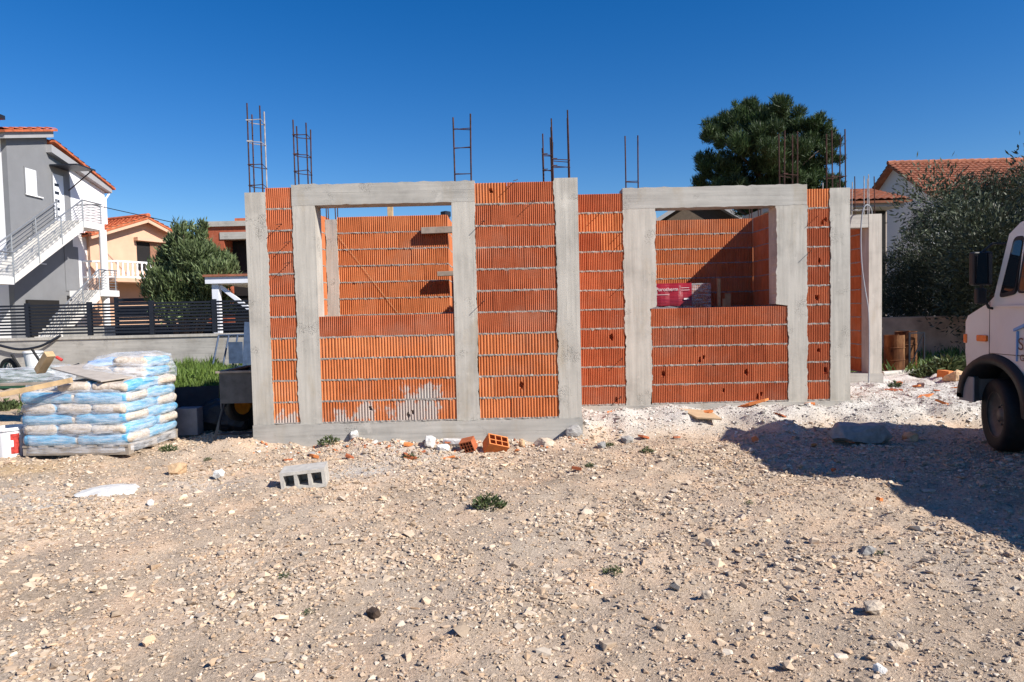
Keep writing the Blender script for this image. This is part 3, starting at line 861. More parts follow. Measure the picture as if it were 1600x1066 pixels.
rock(279, 740, 0.20, 0.13, M_LIMEO, 'tan fist-sized rock on the gravel in front of the cement bags', 1)
rock(343, 745, 0.13, 0.09, M_CEM, 'small pale rock to the right of the tan rock', 2)
rock(236, 787, 0.08, 0.06, M_CEM, 'tiny white stone on bare gravel below the crusted cement patch', 3)
rock(34, 798, 0.08, 0.055, M_LIME, 'small stone alone on the dusty gravel at the far left', 4)
rock(172, 768, 0.55, 0.07, M_CEM, 'flat crust of spilled white cement on the gravel at left', 5, 'cement_crust', 'cement', d=0.45, lift=0.12, rz=0.1)
rock(1346, 668, 0.74, 0.22, M_CEMD, 'long dark lump of hardened concrete on the edge of the truck shadow', 6, 'concrete_lump', 'lump', d=0.34, lift=0.6, rz=0.12)
rock(1426, 664, 0.23, 0.12, M_LIMEO, 'tan rock right of the long concrete lump', 7)
rock(1111, 852, 0.10, 0.06, M_LIME, 'rounded beige stone alone in the middle of the right foreground', 8)
rock(1354, 866, 0.10, 0.075, M_CEMD, 'dark grey stone on the gravel below the truck shadow', 9)
rock(1405, 1012, 0.09, 0.04, M_LIME, 'flat grey stone near the bottom right of the yard', 10)
rock(1374, 1050, 0.055, 0.04, M_CEM, 'whitish rounded stone at the very bottom right', 12)
rock(1104, 934, 0.06, 0.05, M_LIME, 'pointed little stone on smooth dust at lower middle right', 13)
rock(584, 963, 0.085, 0.05, simple('dead_wood', (0.06, 0.04, 0.028), 0.9, 0.4, 30), 'dark brown rotten chip lying on coarse stones in the foreground', 14, 'wood_chip', 'wood', rz=-0.6)
rock(1365, 955, 0.13, 0.06, M_LIME, 'broad pale stone in the lower right gravel', 15)
rock(815, 697, 0.10, 0.11, M_LIMEO, 'brown stone beside the orange broken brick', 16)
rock(850, 697, 0.26, 0.13, M_LIME, 'large beige stone against the right end of the foundation', 17)
rock(897, 683, 0.20, 0.16, M_CEMD, 'dark grey lump at the corner where the foundation meets pale gravel', 18, 'concrete_lump', 'lump')
rock(980, 686, 0.16, 0.10, M_CEMD, 'grey stone at the foot of the pale gravel bank', 19)
rock(672, 696, 0.17, 0.16, M_CEM, 'white plaster chunk in the rubble by the foundation', 20, 'plaster_chunk', 'rubble')
rock(688, 690, 0.10, 0.20, M_CEM, 'upright white plaster piece on top of the rubble', 21, 'plaster_chunk', 'rubble', lift=0.45)
rock(693, 704, 0.15, 0.10, M_CEM, 'lower white plaster piece with grey patches in the rubble', 22, 'plaster_chunk', 'rubble')
rock(712, 697, 0.34, 0.08, M_CEM, 'long grey-white mortar strip leaning on the foundation', 23, 'mortar_piece', 'rubble', d=0.09, rz=-0.35, lift=0.6)
rock(754, 690, 0.05, 0.05, kb, 'small round orange clay bit behind the broken bricks', 24, 'clay_bit', 'rubble')
rock(487, 708, 0.11, 0.06, M_CEMD, 'grey lump below the left window near the foundation', 25)
rock(520, 693, 0.20, 0.11, M_CEM, 'white ribbed block offcut lying against the foundation', 26, 'block_offcut', 'rubble', d=0.08, rz=0.05, lift=0.5)
rock(554, 695, 0.11, 0.11, M_CEM, 'round white ribbed offcut right of the flat one', 27, 'block_offcut', 'rubble', lift=0.45)
rock(940, 667, 0.12, 0.10, M_CEMD, 'grey stone halfway up the pale gravel bank', 28)
rock(1395, 1012, 0.0001 + 0.05, 0.03, M_LIME, 'small flat stone beside the bigger flat stone at bottom right', 29)
def shard(px, py, w, mat, label, seed):
    r = random.Random(seed); q = ray_ground(px, py)
    n = r.randint(4, 6); poly = []
    for k in range(n):
        t = 2 * math.pi * (k + r.uniform(-0.3, 0.3)) / n; d = w * 0.5 * r.uniform(0.55, 1.1)
        poly.append((d * math.cos(t), d * 0.65 * math.sin(t)))
    o = MB().prism(poly, 0, r.uniform(0.012, 0.03), 'z').build('brick_shard', mat)
    o.location = (q.x, q.y, gz(q.x, q.y) + 0.012); o.rotation_euler = (r.uniform(-0.35, 0.35), r.uniform(-0.35, 0.35), r.uniform(0, 6))
    return tag(o, label, 'rubble')
shards = [
    (642, 710, 0.25, 'broad shard left of the white plaster rubble'),
    (700, 711, 0.25, 'broad shard right under the white plaster rubble'),
    (448, 722, 0.18, 'red shard just behind the hollow concrete block'),
    (490, 716, 0.16, 'orange shard behind the right end of the hollow block'),
    (545, 717, 0.15, 'flat red shard right of the hollow block'),
    (637, 700, 0.15, 'orange shard against the foundation left of the plaster chunks'),
    (901, 736, 0.12, 'small red shard beside a weed on coarse stones'),
    (955, 649, 0.25, 'wide orange shard at the foot of the right brick pier'),
    (1005, 655, 0.15, 'red shard on the bank under the wide column'),
    (1103, 648, 0.20, 'orange shard touching the plywood offcut'),
    (1130, 645, 0.25, 'wide red shard right of the plywood offcut'),
    (1180, 636, 0.44, 'longest orange shard under the right window apron'),
    (1218, 637, 0.25, 'red shard right of the longest shard by the wall'),
    (1267, 635, 0.19, 'small orange shard near the narrow brick strip'),
    (1285, 634, 0.25, 'red shard at the foot of the narrow brick strip'),
    (1180, 658, 0.15, 'orange shard on the bank under the right window'),
    (1057, 677, 0.12, 'red shard low on the bank below the plywood offcut'),
    (1272, 664, 0.12, 'orange shard where the bank meets the truck shadow'),
    (1304, 739, 0.07, 'tiny red shard inside the truck shadow'),
    (1375, 785, 0.07, 'tiny orange shard at the edge of the truck shadow'),
    (1405, 600, 0.28, 'red shard nearest the rusty drums'),
    (1430, 606, 0.31, 'orange shard below the rusty drums'),
    (1460, 612, 0.25, 'red shard in the middle of the rubble left of the truck'),
    (1490, 606, 0.31, 'orange shard beside the truck bumper rubble'),
    (1395, 612, 0.31, 'red shard at the foot of the rear wing column'),
    (1445, 622, 0.25, 'orange shard on pale stone between rear wing and truck'),
    (640, 717, 0.15, 'red shard in front of the broad left shard'),
    (1475, 632, 0.22, 'orange shard nearest the truck wheel')]
for i, (px, py, w, lab) in enumerate(shards):
    o = shard(px, py, w, kb if i % 2 else kd, lab.replace('shard', 'brick shard'), 60 + i)
    o['group'] = 'broken brick shards lying around the house'
# plywood offcut on the pale gravel
bp = thing('plywood_offcut', 'tan plywood offcut lying on the pale gravel below the right window', 'board', (2.32, 8.42, gz(2.32, 8.42) + 0.02))
bp.rotation_euler = (R(9), R(4), R(-12))
MB().prism([(-0.26, 0.15), (-0.06, -0.16), (0.24, -0.15), (0.12, 0.16)], 0, 0.02, 'z').build('panel', simple('plywood', (0.47, 0.34, 0.21), 0.8, 0.12, 10), bp, bevel=0.002)

# ------------------------------------------------------------------ weeds and grass
def leaf_cloud(P, D, ln, wd, cols):
    """diamond leaves: centres P, directions D, lengths and widths"""
    n = len(P)
    D = D / np.linalg.norm(D, axis=1)[:, None]
    U = np.cross(D, RNG.normal(0, 1, (n, 3))); U /= np.linalg.norm(U, axis=1)[:, None]
    l = np.broadcast_to(ln, n)[:, None]; w = np.broadcast_to(wd, n)[:, None]
    V = np.stack([P - D * l * 0.5, P + U * w * 0.5, P + D * l * 0.5, P - U * w * 0.5], 1).reshape(-1, 3)
    F = np.arange(4 * n).reshape(n, 4)
    return V, F, np.repeat(cols, 4, 0)
def greens(n, a, b, j=0.3):
    t = RNG.uniform(0, 1, (n, 1))
    return (np.array(a)[None] * (1 - t) + np.array(b)[None] * t) * RNG.uniform(1 - j, 1 + j, (n, 1))
def weed(px, py, size, label, n=None, dark=False):
    p = at(px, py, 6.0); dr = p - Vector((0, 0, CAM_Z)); Y = 6.0
    for _ in range(25):
        q = Vector((0, 0, CAM_Z)) + dr * (Y / 6.0); Y = Y * (CAM_Z - gz(q.x, q.y)) / (CAM_Z - q.z)
    q = Vector((0, 0, CAM_Z)) + dr * (Y / 6.0)
    n = n or int(60 + size * 500)
    a = RNG.uniform(0, 6.283, n); rr = np.sqrt(RNG.uniform(0, 1, n)) * size * 0.5
    rr = rr * (0.6 + 0.5 * np.abs(np.sin(a * 2.5 + size * 40)))
    P = np.stack([rr * np.cos(a), rr * np.sin(a) * 0.8, RNG.uniform(0.05, 1, n) * size * 0.42 * (1.1 - rr / (size * 0.5) * 0.7)], 1)
    D = np.stack([np.cos(a) * 0.8, np.sin(a) * 0.8, RNG.uniform(0.1, 1.3, n)], 1) + RNG.normal(0, 0.35, (n, 3))
    V, F, C = leaf_cloud(P, D, size * RNG.uniform(0.12, 0.28, n), size * RNG.uniform(0.04, 0.09, n), greens(n, (0.05, 0.075, 0.03), (0.12, 0.15, 0.06), 0.4) * (0.7 if dark else 1))
    o = link_mesh('weed', np_mesh('weed', V, F, M_LEAF, C), None, (q.x, q.y, gz(q.x, q.y) - 0.005))
    tag(o, label, 'weed', 'weeds growing out of the gravel')
for px, py, sz, lab in ((763, 792, .27, 'largest leafy weed in the middle of the gravel yard'), (1012, 710, .16, 'bright weed below the right brick pier'), (951, 697, .14, 'dark weed at the foot of the pale gravel bank'),
        (921, 731, .13, 'weed beside the orange brick bit on coarse stones'), (1064, 707, .07, 'tiny weed right of the bright weed'), (957, 894, .12, 'weed on smooth dust in the lower middle of the yard'),
        (445, 901, .09, 'small weed among stones at lower left of centre'), (482, 958, .07, 'small weed left of the dark wood chip'), (263, 706, .22, 'grassy weed at the right foot of the bag pallet'),
        (325, 720, .10, 'weed right of the pallet in front of the soil ridge'), (640, 718, .18, 'weed in front of the white plaster rubble'), (1170, 787, .08, 'low weed left of the truck shadow'),
        (1376, 866, .07, 'sprig beside the dark grey stone'), (515, 703, .24, 'low green creeper along the foundation under the left window'), (143, 832, .05, 'faint sprig in the left gravel'),
        (1480, 585, .9, 'bushy weeds left of the truck by the far wall'), (1445, 590, .5, 'weeds growing beside the rusty drums'), (1505, 578, .8, 'tall weeds behind the truck bumper'), (1400, 603, .3, 'weed in front of the rusty drums'), (10, 640, .5, 'green weeds at the left edge behind the white bucket'), (984, 806, .04, 'tiny bright sprout in the centre right gravel'), (583, 728, .05, 'tiny sprout near the hollow block')):
    weed(px, py, sz, lab)
# upright seedling by the foundation
n = 60000
x = RNG.uniform(-8.3, -3.9, n); y = RNG.uniform(11.4, 15.7, n)
keep = RNG.uniform(0, 1, n) < 0.35 + 0.65 * (wob(x, y, 0.4, 2.0) > -0.2)
x, y = x[keep], y[keep]; n = len(x)
hgt = RNG.uniform(0.12, 0.42, n) * (0.7 + 0.35 * wob(x + 3, y, 0.5, 2.5)).clip(0.35, 1.4)
D = np.stack([RNG.normal(0, 0.35, n), RNG.normal(0, 0.35, n), np.ones(n)], 1)
P = np.stack([x, y, ground_h(x, y) + hgt * 0.45], 1)
V, F, C = leaf_cloud(P, D, hgt, RNG.uniform(0.012, 0.03, n), greens(n, (0.07, 0.125, 0.022), (0.16, 0.23, 0.05)))
tag(link_mesh('grass', np_mesh('grass', V, F, M_LEAF, C)), 'tall green grass on the bank before the boundary wall', 'grass', kind='stuff')
n = 9000
x = RNG.uniform(6.3, 13.5, n); y = RNG.uniform(13.5, 19.2, n)
keep = wob(x, y, 0.6, 2.5) > 0.0; x, y = x[keep], y[keep]; n = len(x)
hgt = RNG.uniform(0.08, 0.35, n)
D = np.stack([RNG.normal(0, 0.4, n), RNG.normal(0, 0.4, n), np.ones(n)], 1)
V, F, C = leaf_cloud(np.stack([x, y, ground_h(x, y) + hgt * 0.45], 1), D, hgt, RNG.uniform(0.02, 0.05, n), greens(n, (0.05, 0.10, 0.02), (0.12, 0.19, 0.04)))
tag(link_mesh('grass', np_mesh('grass', V, F, M_LEAF, C)), 'patchy weeds and grass before the low wall at right', 'grass', kind='stuff')

# ------------------------------------------------------------------ pallet of cement bags
kq = Mat('cement_bag_paper', 0.6, 0.3)
sep = kq.n.new('ShaderNodeSeparateXYZ'); kq.link(kq.tc.outputs['Object'], sep.inputs[0])
wv = kq.noise(30, 5, 0.6, world=False)
paper = kq.ramp(wv, [(0.35, (0.44, 0.36, 0.28)), (0.65, (0.66, 0.58, 0.49))])
blue = kq.ramp(kq.noise(16, 5, 0.7, stretch=(0.4, 1, 3), world=False), [(0.30, (0.05, 0.24, 0.46)), (0.55, (0.16, 0.44, 0.66)), (0.72, (0.52, 0.64, 0.72))])
ay = kq.math('ABSOLUTE', sep.outputs['Y']); side = kq.math('MULTIPLY', kq.step(ay, 0.150, 0.158), kq.step(kq.math('ABSOLUTE', sep.outputs['X']), 0.305, 0.29))
kq.color(kq.mix(side, paper, blue)); kq.bump(kq.noise(22, 4, stretch=(1, 1, 2.5), world=False), 0.7, 0.012)
M_BAG = kq.m
def bag_mesh(seed):
    r = np.random.default_rng(seed); mb = MB(); nu, nv = 28, 14; vs = []
    ph = r.uniform(0, 6.28, 4)
    for j in range(nv + 1):
        b = -math.pi / 2 + math.pi * j / nv
        for i in range(nu):
            a = 2 * math.pi * i / nu
            ca, sa = math.cos(a), math.sin(a)
            f = lambda t, e: math.copysign(abs(t) ** e, t)
            cb = abs(math.cos(b)) ** 0.22
            X = 0.338 * f(ca, 0.30) * cb; Yy = 0.222 * f(sa, 0.33) * cb; Z = 0.068 * f(math.sin(b), 0.85)
            k = 1 + 0.018 * math.sin(3 * a + ph[0]) + 0.015 * math.sin(7 * a + 3 * b + ph[1])
            Z *= 1 + 0.10 * math.sin(2 * a + ph[2]) - 0.15 * (abs(ca) > 0.93)
            vs.append((X * k, Yy * k, Z + 0.066))
    mb.add(vs, [(j * nu + i, j * nu + (i + 1) % nu, (j + 1) * nu + (i + 1) % nu, (j + 1) * nu + i) for j in range(nv) for i in range(nu)])
    return mb.mesh('bag', M_BAG, True)
BAGS = [bag_mesh(i) for i in range(4)]
bx0 = at(118, 716, 7.62)
cp = thing('cement_bag_pallet', 'pallet of blue and beige cement bags wrapped in clear film', 'bag pallet', (bx0.x, 8.18, gz(bx0.x, 8.1)), R(-3))
mb = MB()
for yy in (-0.46, 0.0, 0.46): mb.box(-0.62, 0.62, yy - 0.05, yy + 0.05, 0.0, 0.09)
for i in range(7): mb.box(-0.62 + i * 0.19, -0.52 + i * 0.19, -0.52, 0.52, 0.092, 0.114)
mb.build('pallet', M_WOODG, cp)
LZ = 0.118; r5 = random.Random(5)
for k in range(6):
    z = 0.117 + k * LZ
    A = [(-0.315, -0.31, 0), (0.315, -0.31, 0), (-0.42, 0.21, 1), (0.0, 0.21, 1), (0.42, 0.21, 1)]
    B = [(-0.42, -0.21, 1), (0.0, -0.21, 1), (0.42, -0.21, 1), (-0.315, 0.31, 0), (0.315, 0.31, 0)]
    for (xx, yy, q) in (A if k % 2 == 0 else B):
        if k == 5 and xx < -0.2 : continue
        link_mesh('bag', r5.choice(BAGS), cp, (xx + r5.uniform(-.012, .012), yy + r5.uniform(-.012, .012), z - 0.006), (r5.uniform(-.02, .02), r5.uniform(-.02, .02), (math.pi / 2 if q else 0) + r5.uniform(-.03, .03)))
for (xx, yy, z, q) in ((0.36, 0.22, 0.117 + 6 * LZ, 1), (0.05, 0.27, 0.117 + 6 * LZ, 1), (0.36, 0.24, 0.117 + 7 * LZ, 1)):
    link_mesh('bag', BAGS[1], cp, (xx, yy, z), (0.03, 0.02, math.pi / 2 * q + 0.1))
def film_shell(nu, prof, seed):
    """closed wrinkled wrap following a rounded-rectangle footprint; prof = (z, half x, half y, x shift, y shift)"""
    r = np.random.default_rng(seed); vs = []
    for j, (z, hx, hy, sx, sy) in enumerate(prof):
        for i in range(nu):
            a = 2 * math.pi * i / nu; ca, sa = math.cos(a), math.sin(a)
            f = lambda t: math.copysign(abs(t) ** 0.28, t)
            vs.append((sx + hx * f(ca) + r.normal(0, 0.004), sy + hy * f(sa) + r.normal(0, 0.004), z + r.normal(0, 0.003)))
    n = len(prof)
    mb = MB().add(vs, [(j * nu + i, j * nu + (i + 1) % nu, (j + 1) * nu + (i + 1) % nu, (j + 1) * nu + i) for j in range(n - 1) for i in range(nu)])
    return mb
prof = [(0.03 + 0.04 * (j % 2), 0.66, 0.55, 0, 0) for j in range(1)] + [(0.12 + 0.059 * j, 0.655 + 0.012 * (j % 2), 0.545 + 0.012 * (j % 2), 0, 0) for j in range(11)] + [(0.80, 0.63, 0.52, 0.0, 0.0)]
film_shell(72, prof, 3).build('film_wrap', M_FILM, cp, smooth=True)
prof = [(0.80, 0.45, 0.40, 0.22, 0.16), (0.90, 0.45, 0.38, 0.22, 0.19), (0.99, 0.40, 0.34, 0.22, 0.22), (1.08, 0.34, 0.27, 0.27, 0.24), (1.12, 0.2, 0.16, 0.3, 0.25), (1.125, 0.02, 0.02, 0.3, 0.25)]
film_shell(56, prof, 4).build('film_hood', M_FILM, cp, smooth=True)
# boards on the bags
bz = cp.location.z
pl = thing('plywood_sheet', 'grey plywood sheet lying askew on top of the cement bags', 'board', (cp.location.x + 0.03, 7.95, bz + 0.905))
pl.rotation_euler = (R(2), R(9), R(-24))
MB().box(-0.44, 0.44, -0.20, 0.24, 0, 0.016).build('panel', simple('grey_ply', (0.38, 0.34, 0.30), 0.8, 0.12, 10), pl, bevel=0.002)
a, b = at(2, 617, 7.45), at(112, 594, 7.60)
plank('timber_plank', a, b, 0.06, 0.055, M_WOOD, 'pale timber batten sloping across the left end of the cement bags')
a, b = at(-30, 602, 7.85), at(118, 598, 7.85)
plank('timber_plank', a, b, 0.09, 0.028, M_WOODG, 'thin weathered board lying level behind the pale batten')
a, b = at(62, 580, 8.1), at(78, 553, 8.0)
plank('timber_block', a, b, 0.10, 0.08, M_WOOD, 'stub of squared timber standing up behind the cement bags', cat='timber')
a, b = at(88, 558, 8.1), at(97, 563, 8.1)
o = MB().tube([(0, 0, 0), b - a], 0.018, 8).build('red_handle', simple('red_plastic', (0.55, 0.06, 0.05), 0.4, 0.1)); o.location = a
tag(o, 'little red tool handle behind the plywood sheet', 'tool')

# ------------------------------------------------------------------ clutter left of the house
def bucket(loc, r0, r1, h, label, mat, tilt=(0, 0, 0)):
    t = thing('bucket', label, 'bucket', loc); t.rotation_euler = tilt
    MB().lathe([(0.0, 0.0), (r0, 0.0), (r0 + (r1 - r0) * 0.9, h * 0.9), (r1 + 0.012, h * 0.9), (r1 + 0.012, h * 0.94), (r1, h * 0.94), (r1, h), (r1 - 0.006, h), (r0 - 0.004, 0.01), (0, 0.01)], 28).build('tub', mat, t, smooth=False)
    pts = [Vector((math.cos(a) * (r1 + 0.014), math.sin(a) * 0.5 * (r1), h * 0.92 - abs(math.sin(a)) * r1 * 0.75)) for a in [math.pi * k / 10 for k in range(11)]]
    MB().tube([Vector((p.x, -abs(p.y) - 0.03 * math.sin(math.pi * k / 10), p.z)) for k, p in enumerate(pts)], 0.003, 5).build('handle', M_STEEL, t)
    return t
M_PLW = simple('white_plastic', (0.72, 0.72, 0.73), 0.4, 0.06, 5)
p = at(8, 702, 7.75)
bk = bucket((p.x, 7.85, gz(p.x, 7.8)), 0.145, 0.165, 0.34, 'white plastic bucket with red print on the ground at the left edge', M_PLW)
_pv = [((0.1475 + 0.0190 * z / 0.31 + 0.0015) * math.cos(R(a)), (0.1475 + 0.0190 * z / 0.31 + 0.0015) * math.sin(R(a)), z) for z in (0.04, 0.12, 0.20, 0.27) for a in (-55, -45, -35, -25)]
MB().add(_pv, [(j * 4 + i, j * 4 + i + 1, j * 4 + i + 5, j * 4 + i + 4) for j in range(3) for i in range(3) if (i, j) != (0, 1)]).build('print', simple('red_print', (0.45, 0.05, 0.04), 0.5, 0.5, 30), bk)
p = at(53, 575, 10.5)
bucket((p.x, 10.5, p.z), 0.10, 0.13, 0.26, 'white paint bucket standing on the wheelbarrow load behind the bags', M_PLW)
# wheelbarrow
wb = thing('wheelbarrow', 'green wheelbarrow with spoked wheel left behind the cement bags', 'wheelbarrow', (-7.4, 10.5, 0))
zt = at(53, 575, 10.5).z
M_GREEN = simple('green_paint', (0.03, 0.12, 0.07), 0.45, 0.2)
MB().add([(-0.35, -0.28, zt - 0.28), (0.25, -0.28, zt - 0.28), (0.25, 0.28, zt - 0.28), (-0.35, 0.28, zt - 0.28), (-0.5, -0.36, zt - 0.01), (0.6, -0.36, zt - 0.01), (0.6, 0.36, zt - 0.01), (-0.5, 0.36, zt - 0.01)],
         [(0, 3, 2, 1), (0, 1, 5, 4), (1, 2, 6, 5), (2, 3, 7, 6), (3, 0, 4, 7), (4, 5, 6, 7)]).build('tray', M_GREEN, wb)
for sy in (-0.2, 0.2):
    MB().tube([(-0.75, sy * 0.3, 0.62), (-0.3, sy, zt - 0.3), (0.9, sy * 1.4, zt + 0.06)], 0.018, 8).build('handle', M_FENCE, wb)
    MB().tube([(0.2, sy, zt - 0.3), (0.35, sy * 1.3, 0.0)], 0.016, 8).build('leg', M_FENCE, wb)
def wheel(parent, c, rad, wid, rotz, M_rim, name='wheel', spokes=0, tilt=0.0):
    """tyre and rim round a horizontal axis pointing along local x turned by rotz"""
    root = bpy.data.objects.new(name, None); root.empty_display_size = 0.1; COL.objects.link(root)
    root.parent = parent; root.location = c; root.rotation_euler = (0, tilt, rotz)
    Mx = Matrix.Rotation(R(90), 4, 'Y'); w = wid / 2
    tp = [(rad * 0.60, -w * 0.8), (rad * 0.80, -w), (rad * 0.93, -w * 0.95), (rad * 0.99, -w * 0.7), (rad, -w * 0.3), (rad, w * 0.3), (rad * 0.99, w * 0.7), (rad * 0.93, w * 0.95), (rad * 0.80, w), (rad * 0.60, w * 0.8)]
    MB().lathe(tp, 40, Mx).build('tyre', M_BLACK, root, smooth=True)
    if spokes:
        m = MB()
        for i in range(spokes):
            a = 2 * math.pi * i / spokes
            m.tube([(0, 0.02 * math.cos(a), 0.02 * math.sin(a)), (0, rad * 0.62 * math.cos(a), rad * 0.62 * math.sin(a))], 0.006, 5)
        m.lathe([(rad * 0.58, -w * 0.6), (rad * 0.64, -w * 0.8), (rad * 0.64, w * 0.8), (rad * 0.58, w * 0.6)], 30, Mx)
        m.build('rim', M_rim, root)
    else:
        rp = [(0, -w * 0.55), (rad * 0.16, -w * 0.55), (rad * 0.18, -w * 0.3), (rad * 0.38, -w * 0.2), (rad * 0.48, -w * 0.45), (rad * 0.60, -w * 0.55), (rad * 0.62, -w * 0.85), (rad * 0.64, -w * 0.8), (rad * 0.64, w * 0.8), (rad * 0.5, w * 0.6), (0, w * 0.5)]
        MB().lathe(rp, 32, Mx).build('rim', M_rim, root, smooth=True)
        m = MB()
        for i in range(8):
            a = 2 * math.pi * i / 8
            m.tube([(-w * 0.15, rad * 0.27 * math.cos(a), rad * 0.27 * math.sin(a)), (-w * 0.42, rad * 0.27 * math.cos(a), rad * 0.27 * math.sin(a))], rad * 0.03, 6)
        m.build('wheel_nut', M_rim, root)
    return root
pw = at(15, 577, 10.3)
wheel(wb, (pw.x + 7.4, -0.2, pw.z), 0.17, 0.07, R(75), M_STEEL, spokes=10)
for q, (xx, a0) in enumerate(((30, 556), (62, 548))):
    a, b = at(xx - 12, a0 - 2, 10.2), at(xx + 5, a0 + 24, 10.2)
    o = MB().tube([(0, 0, 0), b - a], 0.018, 8).build('tool_handle', M_BLACK); o.location = a
    tag(o, ('black tool handle leaning beside the spoked wheel', 'black tool handle leaning in front of the paint bucket')[q], 'tool')
ts = chunk('plastic_sheet', at(55, 588, 8.9), (0.9, 0.5, 0.22), M_FILM, 'crumpled clear plastic sheet behind the pale batten', 'plastic sheet', 91, n=40, jag=0.3)
ts.location.z = 0.86
o = chunk('folded_tarp', at(160, 572, 9.6), (0.42, 0.4, 0.2), simple('blue_tarp', (0.16, 0.30, 0.55), 0.6, 0.3, 12), 'folded pale blue tarpaulin between plywood sheet and film hood', 'tarpaulin', 92, n=40, jag=0.3)

# site machine with sheet body, wheel and stand, left of the first column
mx = thing('site_mixer', 'grey sheet-metal site machine with orange-rimmed wheel in the house shadow', 'machine', (-3.34, 8.75, gz(-3.42, 8.6)))
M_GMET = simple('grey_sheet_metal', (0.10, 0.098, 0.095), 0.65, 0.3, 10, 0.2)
M_ORIM = simple('orange_rim', (0.50, 0.20, 0.02), 0.6, 0.25, 12)
zt = at(372, 578, 8.7).z
arc = [(0.30 * math.cos(t), 0.42 + 0.28 * math.sin(t)) for t in [math.pi * k / 12 for k in range(13)]]
poly = [(-0.45, zt), (-0.45, 0.52)] + [(-x, z) for x, z in arc] + [(0.45, 0.52), (0.50, zt)]
poly = [(-0.45, zt), (-0.45, 0.44)] + [(-0.30 * math.cos(t), 0.44 + 0.27 * math.sin(t)) for t in [math.pi * k / 12 for k in range(13)]] + [(0.45, 0.44), (0.50, zt)]
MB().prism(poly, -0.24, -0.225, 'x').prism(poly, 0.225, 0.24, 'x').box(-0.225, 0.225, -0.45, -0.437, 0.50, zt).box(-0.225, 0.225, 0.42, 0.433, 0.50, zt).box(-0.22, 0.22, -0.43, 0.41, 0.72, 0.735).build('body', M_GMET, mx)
MB().box(-0.27, 0.27, -0.48, -0.42, zt - 0.005, zt + 0.02).box(-0.27, -0.20, -0.42, 0.5, zt - 0.004, zt + 0.019).build('rim_edge', M_WOODG, mx)
wheel(mx, (-0.17, 0.0, 0.44), 0.23, 0.12, R(-28), M_ORIM)
for (a, b) in (((-0.2, -0.42, 0.5), (-0.34, -0.46, 0.0)), ((0.2, -0.42, 0.5), (0.26, -0.46, 0.0)), ((-0.2, 0.40, 0.5), (-0.24, 0.5, 0.0)), ((0.2, 0.40, 0.5), (0.24, 0.5, 0.0))):
    MB().tube([a, b], 0.018, 8).build('leg', M_FENCE, mx)
MB().tube([(-0.30, -0.45, 0.13), (0.24, -0.45, 0.13)], 0.014, 8).build('brace', M_FENCE, mx)
# dark things in the shade
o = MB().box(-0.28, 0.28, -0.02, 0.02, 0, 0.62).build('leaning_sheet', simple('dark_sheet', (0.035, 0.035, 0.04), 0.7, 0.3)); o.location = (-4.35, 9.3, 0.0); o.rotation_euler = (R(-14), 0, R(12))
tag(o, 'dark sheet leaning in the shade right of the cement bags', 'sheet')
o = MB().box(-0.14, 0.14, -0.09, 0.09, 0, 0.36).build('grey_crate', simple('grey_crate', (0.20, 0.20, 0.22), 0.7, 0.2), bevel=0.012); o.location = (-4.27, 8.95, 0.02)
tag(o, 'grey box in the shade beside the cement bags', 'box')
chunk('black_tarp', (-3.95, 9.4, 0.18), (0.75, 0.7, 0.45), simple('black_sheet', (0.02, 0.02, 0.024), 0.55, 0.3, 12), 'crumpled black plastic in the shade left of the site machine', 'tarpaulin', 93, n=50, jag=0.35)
chunk('sand_bag', at(512 - 0 - 0, 0, 9) * 0 + Vector((-4.35, 11.2, 0.52)), (0.55, 0.3, 0.28), M_CEM, 'pale sack lying at the edge of the grass behind the site machine', 'sack', 94, n=40)
# blue metal things by the boundary wall
M_BLUEM = simple('blue_grey_metal', (0.06, 0.09, 0.15), 0.5, 0.25, 10)
a = at(382, 505, 14.6)
o = MB().box(-0.10, 0.10, -0.03, 0.03, 0, 1.2).build('blue_panel', M_BLUEM, bevel=0.004); o.location = (at(384, 540, 14.2).x, 14.2, 0.25); o.rotation_euler = (R(-6), R(3), R(5))
tag(o, 'tall blue-grey panel leaning by the grass next to the house corner', 'panel')
rk = thing('metal_rack', 'blue-grey tubular metal frame against the concrete boundary wall', 'frame', (at(352, 530, 15.2).x, 15.2, 0.30))
for (a, b) in (((-0.35, 0, 0), (-0.25, 0.25, 0.85)), ((0.35, 0, 0), (0.40, 0.25, 0.85)), ((-0.25, 0.25, 0.85), (0.40, 0.25, 0.85)), ((-0.12, 0, 0.0), (-0.02, 0.25, 0.85)), ((0.1, 0, 0), (0.18, 0.25, 0.85)), ((-0.34, 0.02, 0.15), (0.36, 0.02, 0.15))):
    MB().tube([a, b], 0.02, 8).build('tube', M_BLUEM, rk)
MB().box(0.05, 0.36, 0.02, 0.06, 0.22, 0.70).build('plate', M_BLUEM, rk)

